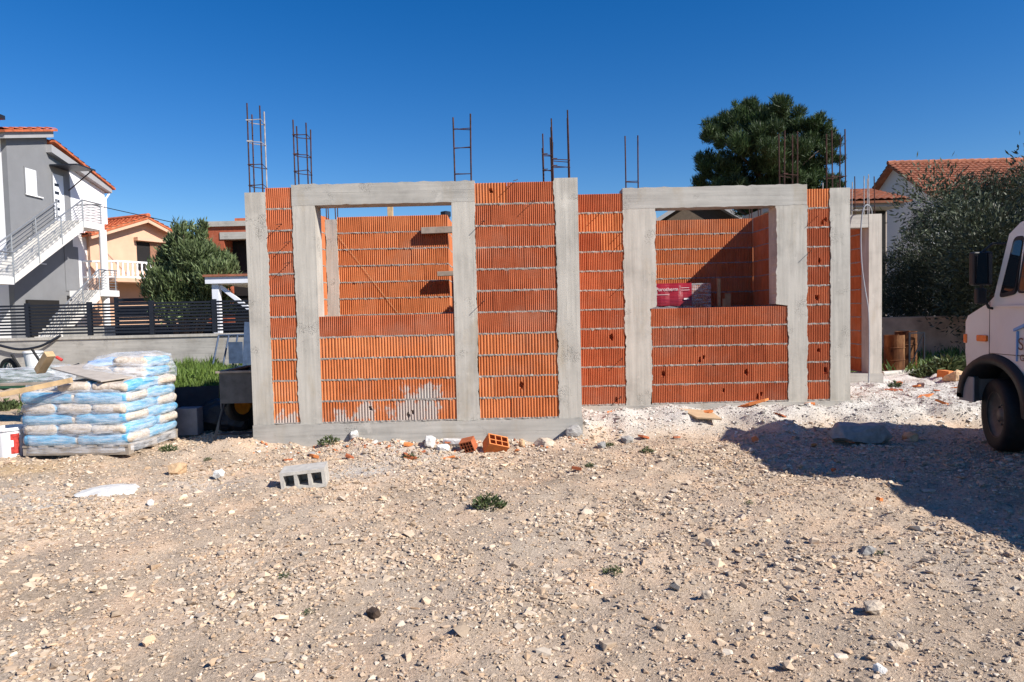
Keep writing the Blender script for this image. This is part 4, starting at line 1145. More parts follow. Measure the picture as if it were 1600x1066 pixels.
# ------------------------------------------------------------------ boundary wall and fences at left
WY = 16.2
bw = thing('boundary_wall', 'long low concrete boundary wall carrying the dark slat fence', 'wall', (-9.0, WY, 0))
wt = at(200, 524.5, WY).z
MB().box(-8, 5.2, 0, 0.22, -0.1, wt - 0.06).build('wall', M_CONCH, bw)
MB().box(-8, 5.2, -0.03, 0.25, wt - 0.06, wt).build('coping', M_CONC, bw)
def fence(loc, x0, posts, x1, z0, z1, n, label, sl=0.045):
    t = thing('slat_fence', label, 'fence', loc)
    for px in posts: MB().box(px - 0.045, px + 0.045, -0.03, 0.06, z0, z1 + 0.04).build('post', M_FENCE, t)
    ed = [x0] + list(posts) + [x1]
    for a, b in zip(ed[:-1], ed[1:]):
        a2 = a + 0.047 if a in posts else a; b2 = b - 0.047 if b in posts else b
        if b2 - a2 < 0.05: continue
        me = MB().box(a2, b2, -0.012, 0.012, 0, sl).mesh('slat', M_FENCE)
        for i in range(n): link_mesh('slat', me, t, (0, 0, z0 + 0.04 + (z1 - z0 - 0.04 - sl) * i / (n - 1)))
    return t
ft = at(200, 473, WY).z
posts = [at(x, 500, WY + 0.11).x + 9.0 for x in (-54, 43, 140, 237, 335)]
fence((-9.0, WY + 0.11, 0), -8, posts, 5.2, wt + 0.02, ft, 10, 'anthracite horizontal slat fence on the concrete boundary wall')
F2 = 21.0
z1 = at(260, 465, F2).z; z0 = at(260, 497, F2).z
posts = [at(x, 490, F2).x + 8.0 for x in (182, 262, 315)]
fence((-8.0, F2, 0), posts[0] - 0.05, posts, 3.5, z0 - 0.9, z1, 13, 'denser dark slat fence standing behind the boundary fence', 0.095)
tag(MB().box(-14, -3.5, F2 + 0.3, F2 + 0.5, -0.1, 1.35).build('garden_wall', M_CONC), 'low pale garden wall behind the dark fences', 'wall')
pts = [at(-20, 535, WY - 0.1), at(0, 540, WY - 0.1), at(30, 546, WY - 0.1), at(60, 542, WY - 0.1), at(80, 533, WY - 0.08), at(95, 524, WY - 0.02)]
tag(MB().tube(smooth_path(pts), 0.03, 8).build('hanging_hose', M_FENCE, smooth=True), 'dark hose sagging in a curve along the boundary wall', 'hose')

# white canopy just left of the house
ca = thing('carport', 'white framed canopy with white post beside the first column', 'canopy', (0, 18.4, 0))
q0, q1 = at(320, 433, 18.4), at(420, 430, 18.4)
MB().box(q0.x, q1.x, 0, 3.0, q0.z - 0.18, q0.z).build('fascia', M_SHUT, ca)
MB().box(q0.x - 0.04, q1.x, -0.05, 3.05, q0.z + 0.002, q0.z + 0.06).build('roof', M_ROOFB, ca)
px = at(334, 460, 18.4).x
MB().box(px - 0.09, px + 0.09, 0.1, 0.28, 0, q0.z - 0.182).build('post', M_SHUT, ca)
MB().bar((px + 0.1, 0.2, q0.z - 0.25), (px + 0.95, 0.2, q0.z - 0.95), 0.08, 0.10).build('brace', M_SHUT, ca)
MB().box(px + 0.1, q1.x, 2.6, 2.65, 0, q0.z - 0.182).build('back_panel', simple('brown_boards', (0.10, 0.055, 0.035), 0.8, 0.2), ca)

# ------------------------------------------------------------------ roofs with barrel tiles
def tile_roof(name, o, u, v, nu, nv, mat, parent, amp=0.05, lap=0.05):
    """u along the eave, v up the slope; nu tile columns, nv courses; one wavy stepped sheet"""
    o, u, v = Vector(o), Vector(u), Vector(v); n = u.cross(v).normalized()
    if n.z < 0: n = -n
    r = random.Random(len(name) + nu); vs = []; fs = []; S = 6
    for j in range(nv):
        for e in (0, 1):
            for i in range(nu * S + 1):
                t = i / S; w = abs(math.sin(math.pi * t)) * amp
                hh = w + (lap if e == 0 else 0.0) + r.uniform(-0.004, 0.004)
                vs.append(o + u * (t / nu) + v * ((j + (1.0 if e else 0.0)) / nv) + n * hh)
    W_ = nu * S + 1
    for j in range(2 * nv - 1):
        for i in range(nu * S): fs.append((j * W_ + i, j * W_ + i + 1, (j + 1) * W_ + i + 1, (j + 1) * W_ + i))
    m = MB().add(vs, fs)
    sl = MB()
    b = [o - n * 0.10, o + u - n * 0.10, o + u + v - n * 0.10, o + v - n * 0.10]; t_ = [p + n * 0.095 for p in b]
    m.add(b + t_, [(0, 3, 2, 1), (0, 1, 5, 4), (1, 2, 6, 5), (2, 3, 7, 6), (3, 0, 4, 7)])
    return m.build(name, mat, parent)

# ------------------------------------------------------------------ white and grey house, far left
lh = thing('neighbour_house', 'white and grey two-storey house with outside stairs at the left edge', 'house', (-21, 28.4, 0))
def L(x, y, z): return (x + 21, y - 28.4, z)
def lbox(name, x0, x1, y0, y1, z0, z1, mat, parent=lh):
    return MB().box(x0 + 21, x1 + 21, y0 - 28.4, y1 - 28.4, z0, z1).build(name, mat, parent)
HX = -21.0
def YX(px, py, X=-21.0): return X / at(px, py, 1.0).x
HY0, HYU, HY1 = 28.4, YX(59, 225), YX(150, 297)
HX_ = YX(14, 320)
zr, zr2 = at(14, 216, 28.4).z, at(59, 215, HYU).z
zA, zB = at(59, 240, HYU).z, at(150, 300, HY1).z
def yl(y): return y - 28.4
lh.location.x += -21.0 * 0 + (at(14, 320, 28.4).x + 21.0)
lbox('front_wall', -30, HX - 0.204, HY0, 30.2, 0, zr - 0.003, M_WHITE)
YG = YX(96, 300)                       # where grey paint ends and white begins
def zs(y): return zA + (zB - zA) * (y - HYU) / (HY1 - HYU)
MB().prism([(0.004, 0), (yl(YG), 0), (yl(YG), zs(YG)), (yl(HYU), zA), (yl(HYU), zr2), (0.004, zr - 0.003)], -0.2, 0.02, 'x').build('side_wall', M_GREYP, lh)
MB().prism([(yl(YG) + 0.002, 0), (yl(HY1), 0), (yl(HY1), zB), (yl(YG) + 0.002, zs(YG))], -0.2, 0.02, 'x').build('side_wall', M_WHITE, lh)
# upper roof rising from the front eave to a ridge over the middle of the side wall
dzr = (zr2 - zr) / (HYU - HY0)
MB().prism([(-0.45, zr - 0.45 * dzr + 0.003), (yl(HYU) + 0.05, zr2 + 0.003), (yl(HYU) + 0.05, zr2 + 0.34), (-0.45, zr - 0.45 * dzr + 0.34)], -9.0, 0.30, 'x').build('fascia', M_FASC, lh)
tile_roof('roof', (-9.0, -0.6, zr - 0.6 * dzr + 0.36), (9.42, 0, 0), (0, yl(HYU) + 0.75, (yl(HYU) + 0.75) * dzr), 36, 6, M_ROOF, lh)
MB().box(-4.2, -0.9, 0.7, 1.3, zr2 + 0.45, zr2 + 0.62).build('solar_panel', M_FENCE, lh)
# lower roof, its verge falling along the side wall
MB().prism([(yl(HYU) - 0.1, zA + 0.02), (yl(HY1) + 0.25, zs(HY1 + 0.25) + 0.02), (yl(HY1) + 0.25, zs(HY1 + 0.25) + 0.30), (yl(HYU) - 0.1, zA + 0.36)], -0.3, 0.28, 'x').build('fascia', M_FASC, lh)
tile_roof('roof', (-5.0, yl(HY1) + 0.45, zs(HY1 + 0.4) + 0.34), (5.36, 0, 0), (0, HYU - HY1 - 0.4, zA - zB + 0.35), 20, 11, M_ROOF, lh)
MB().tube([(0.2, yl(HY1) + 0.3, zB + 0.1), (0.09, yl(HY1) - 0.05, zB - 0.4), (0.09, yl(HY1) - 0.05, 3.0)], 0.05, 8).build('downpipe', M_SHUT, lh)
# openings in the grey wall: shutter plates deep in their reveals
def side_open(pxa, pxb, ya, yb, nm, mat):
    Ya, Yb = YX(pxa, (ya + yb) / 2), YX(pxb, (ya + yb) / 2)
    z1_, z0_ = at(pxa, ya, Ya).z, at(pxa, yb, Ya).z
    w = bpy.data.objects.new(nm, None); COL.objects.link(w); w.parent = lh
    MB().box(0.024, 0.03, Ya - 28.4, Yb - 28.4, z0_, z1_).build('panel', mat, w)
    for (a, b, c, d) in ((Ya - 0.06, Ya, z0_ - 0.05, z1_ + 0.05), (Yb, Yb + 0.3, z0_ - 0.05, z1_ + 0.05)):
        MB().box(0.021, 0.05, a - 28.4, b - 28.4, c, d).build('frame', M_GREYP, w)
    MB().box(0.021, 0.10, Ya - 28.46, Yb - 28.1, z0_ - 0.05, z0_ - 0.003).build('sill', M_WHITE, w)
    return w, Ya, Yb, z0_, z1_
side_open(24, 42, 262, 303, 'window', M_SHUT)
dw, Ya, Yb, z0_, z1_ = side_open(69, 86, 271, 344, 'door', M_SHUT)
for k in range(5): MB().box(0.031, 0.036, Ya - 28.4 + 0.1, Yb - 28.4 - 0.35, z1_ - 0.55 - k * 0.36, z1_ - 0.42 - k * 0.36).build('glass_strip', M_FENCE, dw)
side_open(30, 47, 372, 410, 'window', M_SHUT)
MB().box(0.05, 1.3, Ya - 28.6, Yb - 28.0, z1_ + 0.30, z1_ + 0.36).build('door_canopy', M_FENCE, lh)
MB().bar((0.06, Yb - 28.1, z1_ - 0.6), (1.2, Yb - 28.1, z1_ + 0.3), 0.04, 0.04).build('canopy_strut', M_FENCE, lh)
# outside stairs, two flights one above the other
def flight(name, x0, x1, ya, za, yb, zb, n):
    poly = [(ya - 28.4, za - 0.25)]
    for i in range(n):
        y_ = ya + (yb - ya) * i / n; z_ = za + (zb - za) * (i + 1) / n
        poly += [(y_ - 28.4, z_), (ya + (yb - ya) * (i + 1) / n - 28.4, z_)]
    poly += [(yb - 28.4, zb - 0.42)]
    return MB().prism(poly, x0 + 21, x1 + 21, 'x').build(name, simple('stair_concrete', (0.70, 0.67, 0.62), 0.85, 0.08, 4), lh)
def railing(pts, hgt, nbar, posts):
    t = bpy.data.objects.new('railing', None); COL.objects.link(t); t.parent = lh
    V3 = [Vector(L(*p)) for p in pts]
    MB().tube([p + Vector((0, 0, hgt)) for p in V3], 0.035, 6).build('handrail', M_STEEL, t)
    for k in range(nbar):
        MB().tube([p + Vector((0, 0, hgt * (k + 0.6) / (nbar + 0.6))) for p in V3], 0.014, 5).build('rail', M_STEEL, t)
    for s_ in posts:
        i = min(int(s_), len(V3) - 2); f = s_ - i; p = V3[i].lerp(V3[i + 1], f)
        MB().tube([p + Vector((0, 0, -0.25)), p + Vector((0, 0, hgt))], 0.028, 6).build('post', M_STEEL, t)
SX0, SX1 = -20.75, -19.65
HY1 = 32.55
zt2, zb2 = 6.05, 3.30
flight('stair', SX0, SX1, 26.6, zb2, 31.1, zt2, 15)
lbox('landing', SX0 - 0.2, SX1 + 0.12, 31.1, 32.5, zt2 - 0.28, zt2, M_WHITE)
lbox('landing', -24.5, SX1, 25.2, 26.6, zb2 - 0.28, zb2 - 0.003, M_WHITE)
px2 = at(149, 400, 32.2)
MB().lathe([(0.16, 0), (0.16, zt2 - 0.282)], 18, Matrix.Translation(L(px2.x, 32.2, 0))).build('column', M_WHITE, lh, smooth=True)
MB().lathe([(0.16, 0), (0.16, zb2 - 0.282)], 18, Matrix.Translation(L(-20.2, 25.6, 0))).build('column', M_WHITE, lh, smooth=True)
railing([(SX1, 25.3, zb2), (SX1, 26.6, zb2), (SX1, 31.1, zt2), (SX1 + 0.05, 32.45, zt2), (SX0 - 0.1, 32.45, zt2)], 0.95, 7, (0.1, 1.0, 1.33, 1.66, 2.0, 2.95))
railing([(SX0, 26.6, zb2), (SX0, 31.1, zt2)], 0.95, 5, (0.0, 0.33, 0.66, 0.98))
zl = 2.95
flight('stair', SX0 + 0.6, SX1 + 0.3, 28.0, 0.6, 31.6, zl, 14)
lbox('landing', SX0, SX1 + 0.45, 31.6, 32.9, zl - 0.28, zl, M_WHITE)
railing([(SX1 + 0.3, 28.0, 0.6), (SX1 + 0.3, 31.6, zl), (SX1 + 0.4, 32.85, zl)], 0.95, 7, (0.3, 0.65, 1.0, 1.9))
lbox('basement_door', -20.95, -20.85, 29.0, 31.0, 0, 2.5, M_DARK)
MB().box(0.024, 0.05, 31.7 - 28.4, 32.7 - 28.4, zl, zl + 2.1).build('lower_door', M_GREYP, lh)
cab = MB().tube(smooth_path([Vector((-19.6, 32.4, 7.0)), Vector((-15.8, 33.9, 6.1)), Vector((-12.4, 36.0, 5.3))]), 0.02, 5).build('cable', M_FENCE)
tag(cab, 'thin overhead cable from the stair landing to the peach house', 'cable')

# ------------------------------------------------------------------ peach house with tiled gable roof
ap = at(222, 343, 36.0)
ph = thing('peach_house', 'peach rendered house with orange tiled gable roof and white balcony', 'house', (ap.x, 36.0, 0), R(66))
zE, zA2, hw_ = at(175, 372, 36).z, ap.z, 2.9
MB().prism([(-hw_, 0), (hw_, 0), (hw_, zE), (0, zA2 - 0.1), (-hw_, zE)], 0, 9, 'y').build('wall', M_PEACH, ph)
for s_ in (-1, 1):
    tile_roof('roof', (s_ * (hw_ + 0.35), -0.5, zE - 0.18), (0, 10, 0), (-s_ * (hw_ + 0.35), 0, zA2 - zE + 0.28), 34, 11, M_ROOF, ph)
    MB().bar((s_ * (hw_ + 0.3), -0.42, zE - 0.28), (0, -0.42, zA2 - 0.05), 0.1, 0.26).build('verge', M_PEACH, ph)
MB().tube([(0, -0.5, zA2 + 0.16), (0, 9.4, zA2 + 0.16)], 0.13, 8).build('ridge', M_ROOF, ph)
for xx in (-0.2,):
    w = bpy.data.objects.new('window', None); COL.objects.link(w); w.parent = ph
    MB().box(xx - 0.2, xx + 1.4, -0.02, -0.003, zE - 1.75, zE - 0.25).build('opening', M_DARK, w)
    MB().box(xx - 0.35, xx + 1.75, -0.32, -0.022, zE - 0.22, zE - 0.05).build('hood', M_PEACH, w)
    MB().box(xx + 0.55, xx + 1.4, -0.06, -0.022, zE - 1.75, zE - 0.25).build('shutter', simple('brown_shutter', (0.26, 0.13, 0.08), 0.7, 0.15), w)
MB().box(-hw_ - 1.9, -hw_ - 0.004, 0.6, 8, zE - 3.0, zE - 2.75).build('terrace', M_WHITE, ph)
MB().box(-hw_ - 0.05, -hw_ + 0.0, 1.0, 3.6, zE - 2.6, zE - 0.5).build('terrace_opening', simple('brown_shade', (0.22, 0.11, 0.06), 0.8, 0.1), ph)
zb_ = at(190, 437, 35).z
def balustrade(a, b, n):
    t = bpy.data.objects.new('balustrade', None); COL.objects.link(t); t.parent = ph
    a, b = Vector(a), Vector(b)
    MB().bar(a + Vector((0, 0, 0.80)), b + Vector((0, 0, 0.80)), 0.12, 0.09).build('top_rail', M_WHITE, t)
    MB().bar(a + Vector((0, 0, 0.04)), b + Vector((0, 0, 0.04)), 0.16, 0.08).build('bottom_rail', M_WHITE, t)
    me = MB().lathe([(0.05, 0.08), (0.075, 0.25), (0.035, 0.5), (0.05, 0.62), (0.045, 0.76)], 8).mesh('baluster', M_WHITE, True)
    for i in range(n): link_mesh('baluster', me, t, a.lerp(b, (i + 0.5) / n))
balustrade((-2.5, -1.2, zb_), (3.2, -1.2, zb_), 22)
balustrade((-2.5, -1.2, zb_), (-4.2, 1.8, zb_), 10)
MB().box(-2.6, 3.3, -1.3, -0.004, zb_ - 0.2, zb_ - 0.003).build('balcony_slab', M_PEACH, ph)

# ------------------------------------------------------------------ raw brick building behind the oleander
rb = thing('brick_building', 'unfinished red brick building with flat concrete slab and dark opening', 'building', (0, 27, 0))
q0, q1 = at(319, 355, 27), at(384, 350, 27)
M_OLDB = mat_brick('old_brick', (0.30, 0.075, 0.04), (0.44, 0.13, 0.065))
xo = at(350, 380, 27).x; zl1, zl2 = at(360, 363, 27).z, at(360, 374, 27).z
MB().box(q0.x, xo, 0, 5, 0, zl1).box(q0.x, q1.x + 3, 0.0, 5, zl1 + 0.002, q0.z).build('wall', M_OLDB, rb)
MB().box(q0.x - 0.1, q1.x + 3, -0.10, 5, q0.z + 0.003, q0.z + 0.20).build('slab', M_CONCH, rb)
MB().box(xo + 0.002, q1.x + 3, 0.8, 5, 0, zl2).build('opening', M_DARK, rb)
MB().box(at(344, 370, 27).x, q1.x + 3, -0.04, 0.4, zl2, zl1).build('lintel', M_CONCH, rb)
MB().box(at(362, 347, 27).x, q1.x + 3, 0.3, 3, q0.z + 0.203, q0.z + 0.36).build('parapet', M_ROOF, rb)

# ------------------------------------------------------------------ houses at right
zr1, Yr = at(1400, 256, 31).z, 31.0
gA = at(1399, 258, Yr + 2.8); rh = thing('tiled_house', 'house with long brown tiled roof and shaded white gable at right', 'house', (gA.x, Yr, 0))
eL, eR = at(1375, 330, Yr), at(1452, 288, Yr)
dxr = eR.x - gA.x; dzr = gA.z - eR.z
# ridge runs to the right; the gable looks left, the near slope faces the camera
MB().prism([(0.0, 0), (5.6, 0), (5.6, gA.z - 1.7), (2.8, gA.z - 0.06), (0.0, gA.z - 1.7)], 0, 14, 'x').build('wall', M_WHITE, rh)
tile_roof('roof', (-0.35, -0.45, gA.z - 1.9), (14.6, 0, 0), (0, 3.25, 1.95), 54, 13, M_ROOFB, rh)
tile_roof('roof', (-0.35, 6.05, gA.z - 1.9), (14.6, 0, 0), (0, -3.25, 1.95), 54, 13, M_ROOFB, rh)
me = MB().tube([(-0.18, 0, 0), (0.20, 0, 0.03)], 0.11, 8).mesh('ridge_tile', M_ROOFB)
for i in range(38): link_mesh('ridge_tile', me, rh, (-0.2 + i * 0.38, 2.8, gA.z + 0.10))
MB().tube([(0.1, -0.6, 3.4), (0.1, -0.6, gA.z - 2.6)], 0.03, 6).build('antenna', M_FENCE, rh)
ah = thing('annexe', 'low tiled annexe with dark doorway left of the brown roofed house', 'annexe', (0, 28.5, 0))
a0, a1 = at(1318, 318, 28.5), at(1412, 318, 28.5)
MB().box(a0.x - 3, a1.x - 0.2, 0.9, 3.5, 0, a0.z).build('wall', simple('shaded_annexe_render', (0.42, 0.36, 0.31), 0.9, 0.1), ah)  # darker beige-grey puts the shade under the eave into the wall colour
MB().box(a0.x - 3, a1.x - 0.15, -0.3, 0.898, a0.z - 0.2, a0.z - 0.003).build('eave', M_FASC, ah)
tile_roof('roof', (a0.x - 3.2, -0.5, a0.z + 0.02), (a1.x - a0.x + 3.3, 0, 0), (0, 3.4, 1.0), 20, 9, M_ROOFB, ah)
d0, d1 = at(1373, 325, 28.4), at(1404, 352, 28.4)
MB().box(d0.x, d1.x, 0.87, 0.897, 0, d0.z).build('doorway', M_DARK, ah)
fh = thing('far_house', 'distant dark timber gable seen through the top of the right window', 'house', (at(1090, 300, 40).x, 40, 0))
zg = at(1090, 304, 40).z
MB().prism([(-3.2, 0), (3.2, 0), (3.2, zg - 2.0), (0, zg - 0.12), (-3.2, zg - 2.0)], 0, 8, 'y').build('wall', simple('dark_boards', (0.10, 0.075, 0.055), 0.8, 0.2, 6), fh)
for s_ in (-1, 1):
    MB().bar((s_ * 3.7, -0.2, zg - 2.25), (0, -0.2, zg + 0.02), 0.5, 0.22).build('verge', M_FASC, fh)
    MB().add([(s_ * 3.75, -0.4, zg - 2.2), (0, -0.4, zg + 0.12), (0, 8.2, zg + 0.12), (s_ * 3.75, 8.2, zg - 2.2)], [(0, 1, 2, 3)]).build('roof', M_FASC, fh)

# low wall at right
lw = thing('garden_wall', 'low shaded beige block wall behind the rusty drums at right', 'wall', (6.0, 19.5, 0))
zw = at(1440, 497, 19.5).z
MB().box(0, 14, 0, 0.2, -0.1, zw).build('wall', simple('stained_beige_render', (0.50, 0.34, 0.24), 0.9, 0.3, 2.5), lw)
MB().box(0, 14, -0.015, 0.215, zw + 0.002, zw + 0.04).build('coping', simple('beige_coping', (0.46, 0.34, 0.26), 0.9, 0.15), lw)
krs = Mat('rusted_drum', 0.8, 0.2, 0.2)
krs.color(krs.ramp(krs.noise(5, 6, 0.65, stretch=(1, 1, 0.35)), [(0.3, (0.03, 0.014, 0.01)), (0.5, (0.12, 0.05, 0.02)), (0.7, (0.26, 0.14, 0.065))]))  # rust tones, darkened further to carry the shade over the drums
def drum(px, pyb, Y, rad, h, label):
    p = at(px, pyb, Y)
    t = thing('rusty_drum', label, 'drum', (p.x, Y, gz(p.x, Y)))
    prof = [(0, 0.01), (rad, 0.0), (rad, h * 0.32), (rad + 0.012, h * 0.335), (rad, h * 0.35), (rad, h * 0.65), (rad + 0.012, h * 0.665), (rad, h * 0.68), (rad, h), (rad - 0.015, h), (rad - 0.015, h - 0.03), (0, h - 0.03)]
    MB().lathe(prof, 24).build('shell', krs.m, t)
    MB().tube([(0.1, 0.05, h - 0.03), (0.1, 0.05, h + 0.01)], 0.03, 8).build('bung', krs.m, t)
drum(1397, 588, 14.6, 0.20, 0.80, 'rusty steel drum with brown streaks beside the rear wing')
drum(1415, 590, 15.1, 0.22, 0.86, 'darker rusty drum partly behind the streaked one')
kcr = thing('crate_stand', 'dark metal crate stand beside the rusty drums', 'stand', (at(1424, 590, 15.0).x, 15.0, gz(8.6, 15)))
for sx in (-0.16, 0.16):
    for sy in (-0.2, 0.2): MB().box(sx - 0.015, sx + 0.015, sy - 0.015, sy + 0.015, 0, 0.85).build('post', M_FENCE, kcr)
for zz in (0.05, 0.82):
    MB().box(-0.145, 0.145, -0.213, -0.187, zz, zz + 0.028).build('rail', M_FENCE, kcr); MB().box(-0.145, 0.145, 0.187, 0.213, zz, zz + 0.028).build('rail', M_FENCE, kcr)
MB().bar((-0.14, -0.2, 0.1), (0.14, -0.2, 0.8), 0.02, 0.02).build('brace', M_FENCE, kcr)
a, b = at(1378, 592, 13.6), at(1428, 588, 14.2)
o = MB().tube([(0, 0, 0), b - a], 0.05, 10).build('pipe', M_BLOCK); o.location = (a.x, a.y, gz(a.x, a.y) + 0.05)
tag(o, 'pale pipe lying on the ground before the rusty drums', 'pipe')
for i, (px, py, lab) in enumerate(((1450, 579, 'upper orange roof tile on the little stack in the weeds'), (1452, 585, 'lower orange roof tile on the little stack in the weeds'), (1478, 603, 'orange hollow brick piece left of the truck bumper'))):
    p = at(px, py, 14.5 if i < 2 else 12.6)
    o = MB().box(-0.16, 0.16, -0.1, 0.1, 0, 0.05 if i < 2 else 0.14).build('clay_piece', kb, bevel=0.01); o.location = (p.x, p.y, max(p.z, gz(p.x, p.y))); o.rotation_euler = (0.1, 0.08, 0.3 * i)
    tag(o, lab, 'brick')
rock(1438, 607, 0.14, 0.13, simple('purple_block', (0.22, 0.14, 0.13), 0.9, 0.2), 'dark reddish stone block on rubble right of the rear wing', 40, 'stone_block', 'block')
rock(1495, 601, 0.5, 0.22, M_LIMEO, 'brown rubble heap just left of the truck bumper', 41, 'rubble_heap', 'rubble')
rock(1470, 578, 0.9, 0.16, simple('old_planks', (0.16, 0.12, 0.11), 0.9, 0.3), 'pile of dark old boards against the low wall', 42, 'board_pile', 'boards', d=0.5, Y=17.5)

# ------------------------------------------------------------------ trees and shrubs
def crown(clumps, n, ln, wd, ca, cb, updir=0.4, shell=0.55, droop=0.0):
    """leaves spread through a set of ellipsoid clumps; returns arrays"""
    C = np.array([c[:3] for c in clumps]); Rr = np.array([c[3:6] if len(c) > 4 else (c[3],) * 3 for c in clumps])
    vol = Rr.prod(1) ** 0.75; pick = RNG.choice(len(C), n, p=vol / vol.sum())
    d = RNG.normal(0, 1, (n, 3)); d /= np.linalg.norm(d, axis=1)[:, None]
    rad = RNG.uniform(shell ** 3, 1, n) ** (1 / 3.0) * (1 + 0.22 * RNG.normal(0, 1, n).clip(-1, 1.6) * (RNG.uniform(0, 1, n) < 0.35))
    P = C[pick] + d * rad[:, None] * Rr[pick]
    D = d + np.array([0, 0, updir])[None] + RNG.normal(0, 0.55, (n, 3))
    tone = RNG.uniform(0.7, 1.25, len(C))[pick][:, None]
    return leaf_cloud(P, D, ln * RNG.uniform(0.6, 1.35, n), wd * RNG.uniform(0.6, 1.3, n), greens(n, ca, cb) * tone)
def make_tree(name, label, cat, base, trunk, limbs, clumps, n, ln, wd, ca, cb, updir=0.4, shell=0.55, group=None):
    t = thing(name, label, cat, base, group=group)
    MB().tube(trunk[0], trunk[1], 10).build('trunk', M_BARK, t, smooth=True)
    for pts, rr in limbs: MB().tube(pts, rr, 7).build('limb', M_BARK, t, smooth=True)
    V, F, C = crown(clumps, n, ln, wd, ca, cb, updir, shell)
    link_mesh('crown', np_mesh('crown', V, F, M_LEAF, C), t)
    return t
def clump_from_px(lst, Y, base):
    out = []
    for (px, py, rpx, dy) in lst:
        p = at(px, py, Y + dy); r_ = rpx / FPX * (Y + dy)
        out.append((p.x - base[0], p.y - base[1], p.z - base[2], r_, r_ * 0.9, r_ * 0.8))
    return out
# pine
PY = 34.0
base = (at(1205, 400, PY).x, PY, 0.0)
cl = [(1165, 195, 34, 0), (1205, 178, 30, -1), (1130, 205, 26, 0.5), (1118, 215, 20, -1), (1225, 185, 26, 1), (1185, 225, 36, -2), (1150, 240, 28, 1), (1120, 262, 22, -1), (1100, 248, 13, 0), (1110, 285, 20, 0.5), (1140, 280, 26, -1.5), (1180, 270, 32, 0), (1220, 240, 36, -1), (1255, 215, 28, 0.5), (1275, 200, 20, -0.5), (1280, 235, 26, -1), (1262, 265, 32, 0), (1295, 258, 17, 1), (1305, 285, 14, 0), (1230, 290, 34, -1), (1190, 305, 34, 0.5), (1285, 290, 22, -1), (1250, 305, 30, 1), (1300, 215, 12, 0), (1150, 175, 14, 0), (1215, 165, 13, 0), (1176, 168, 14, 0.5), (1095, 300, 16, 1), (1290, 195, 10, 0)]
cl = clump_from_px(cl, PY, base)
tufts = []
for c in cl:
    for _ in range(9):
        d = Vector(RNG.normal(0, 1, 3)).normalized() * c[3] * RNG.uniform(0.55, 1.12); q = c[3] * RNG.uniform(0.32, 0.58)
        tufts.append((c[0] + d.x, c[1] + d.y, c[2] + d.z * 0.85, q, q, q * 0.8))
big_cl, cl = cl, tufts
limbs = []
for c in big_cl[::3]:
    z0 = max(3.0, c[2] - 2.2)
    limbs.append(([(0.05, 0, z0), (c[0] * 0.5, c[1] * 0.5, (z0 + c[2]) / 2 + 0.2), (c[0], c[1], c[2])], [0.11, 0.06, 0.02]))
make_tree('pine_tree', 'large dark green pine rising behind the house shell', 'tree', base, ([(0, 0, 0), (0.15, 0, 4), (0.0, 0.1, 8), (-0.2, 0, 11)], [0.32, 0.26, 0.18, 0.06]), limbs, cl, 85000, 0.38, 0.036, (0.020, 0.042, 0.014), (0.070, 0.110, 0.036), 1.1, 0.2)
# olive by the low wall
OY = 22.0
base = (at(1490, 500, OY).x, OY, 0.0)
cl = [(1420, 455, 48, 0), (1400, 420, 36, 0.5), (1440, 400, 50, -0.5), (1480, 350, 52, 0), (1525, 320, 46, 0.5), (1560, 300, 36, 0), (1585, 310, 48, -0.5), (1500, 420, 66, -1), (1560, 390, 70, 0), (1620, 350, 70, 0.5), (1455, 345, 26, 0), (1480, 310, 24, 0), (1620, 440, 80, -0.5), (1545, 460, 70, -1), (1450, 470, 50, -0.8), (1400, 480, 30, 0), (1510, 285, 18, 0), (1545, 275, 16, 0.5), (1395, 455, 30, 1), (1410, 490, 34, 1), (1460, 430, 55, 1.2), (1520, 500, 60, 0), (1470, 500, 50, 0.5), (1590, 272, 18, 0), (1640, 280, 40, 0), (1425, 365, 18, 0)]
cl = clump_from_px(cl, OY, base)
limbs = [([(0, 0, 0.9), (c[0] * 0.5, c[1] * 0.5, c[2] * 0.55 + 0.4), (c[0], c[1], c[2])], [0.11, 0.07, 0.02]) for c in cl[::2]]
make_tree('olive_tree', 'broad dark olive tree behind the low wall and truck', 'tree', base, ([(0, 0, 0), (0.1, 0, 0.6), (0, 0, 1.3)], [0.24, 0.2, 0.14]), limbs, cl, 125000, 0.105, 0.026, (0.024, 0.034, 0.019), (0.070, 0.086, 0.053), 0.5, 0.15)
# oleander behind the fence at left
BY = 20.0
base = (at(290, 480, BY).x, BY, 0.0)
cl = [(285, 380, 24, 0), (300, 400, 34, -0.3), (265, 410, 26, 0.2), (320, 395, 24, 0), (335, 430, 34, -0.4), (290, 440, 46, 0), (250, 440, 28, -0.3), (310, 365, 14, 0), (283, 355, 9, 0), (297, 352, 9, 0.2), (317, 350, 9, 0), (270, 375, 12, 0), (355, 415, 16, 0), (362, 405, 8, 0.2), (240, 455, 20, 0), (280, 475, 40, 0), (330, 470, 36, 0), (345, 400, 12, 0), (258, 392, 12, 0)]
cl = clump_from_px(cl, BY, base)
for (px_, py_, h_) in ((283, 350, 1.0), (297, 350, 0.9), (317, 352, 1.0), (270, 372, 0.8), (309, 358, 0.8), (330, 378, 0.8), (362, 400, 0.7), (350, 395, 0.7), (258, 385, 0.7), (341, 388, 0.7), (290, 362, 0.9), (246, 410, 0.7), (371, 412, 0.5)):
    p_ = at(px_, py_, BY); cl.append((p_.x - base[0], RNG.normal(0, 0.25), p_.z - h_ * 0.35, 0.13, 0.13, h_ * 0.5))
limbs = [([(0, 0, 0.2), (c[0] * 0.4, c[1] * 0.5, c[2] * 0.5), (c[0], c[1], c[2])], [0.05, 0.035, 0.012]) for c in cl]
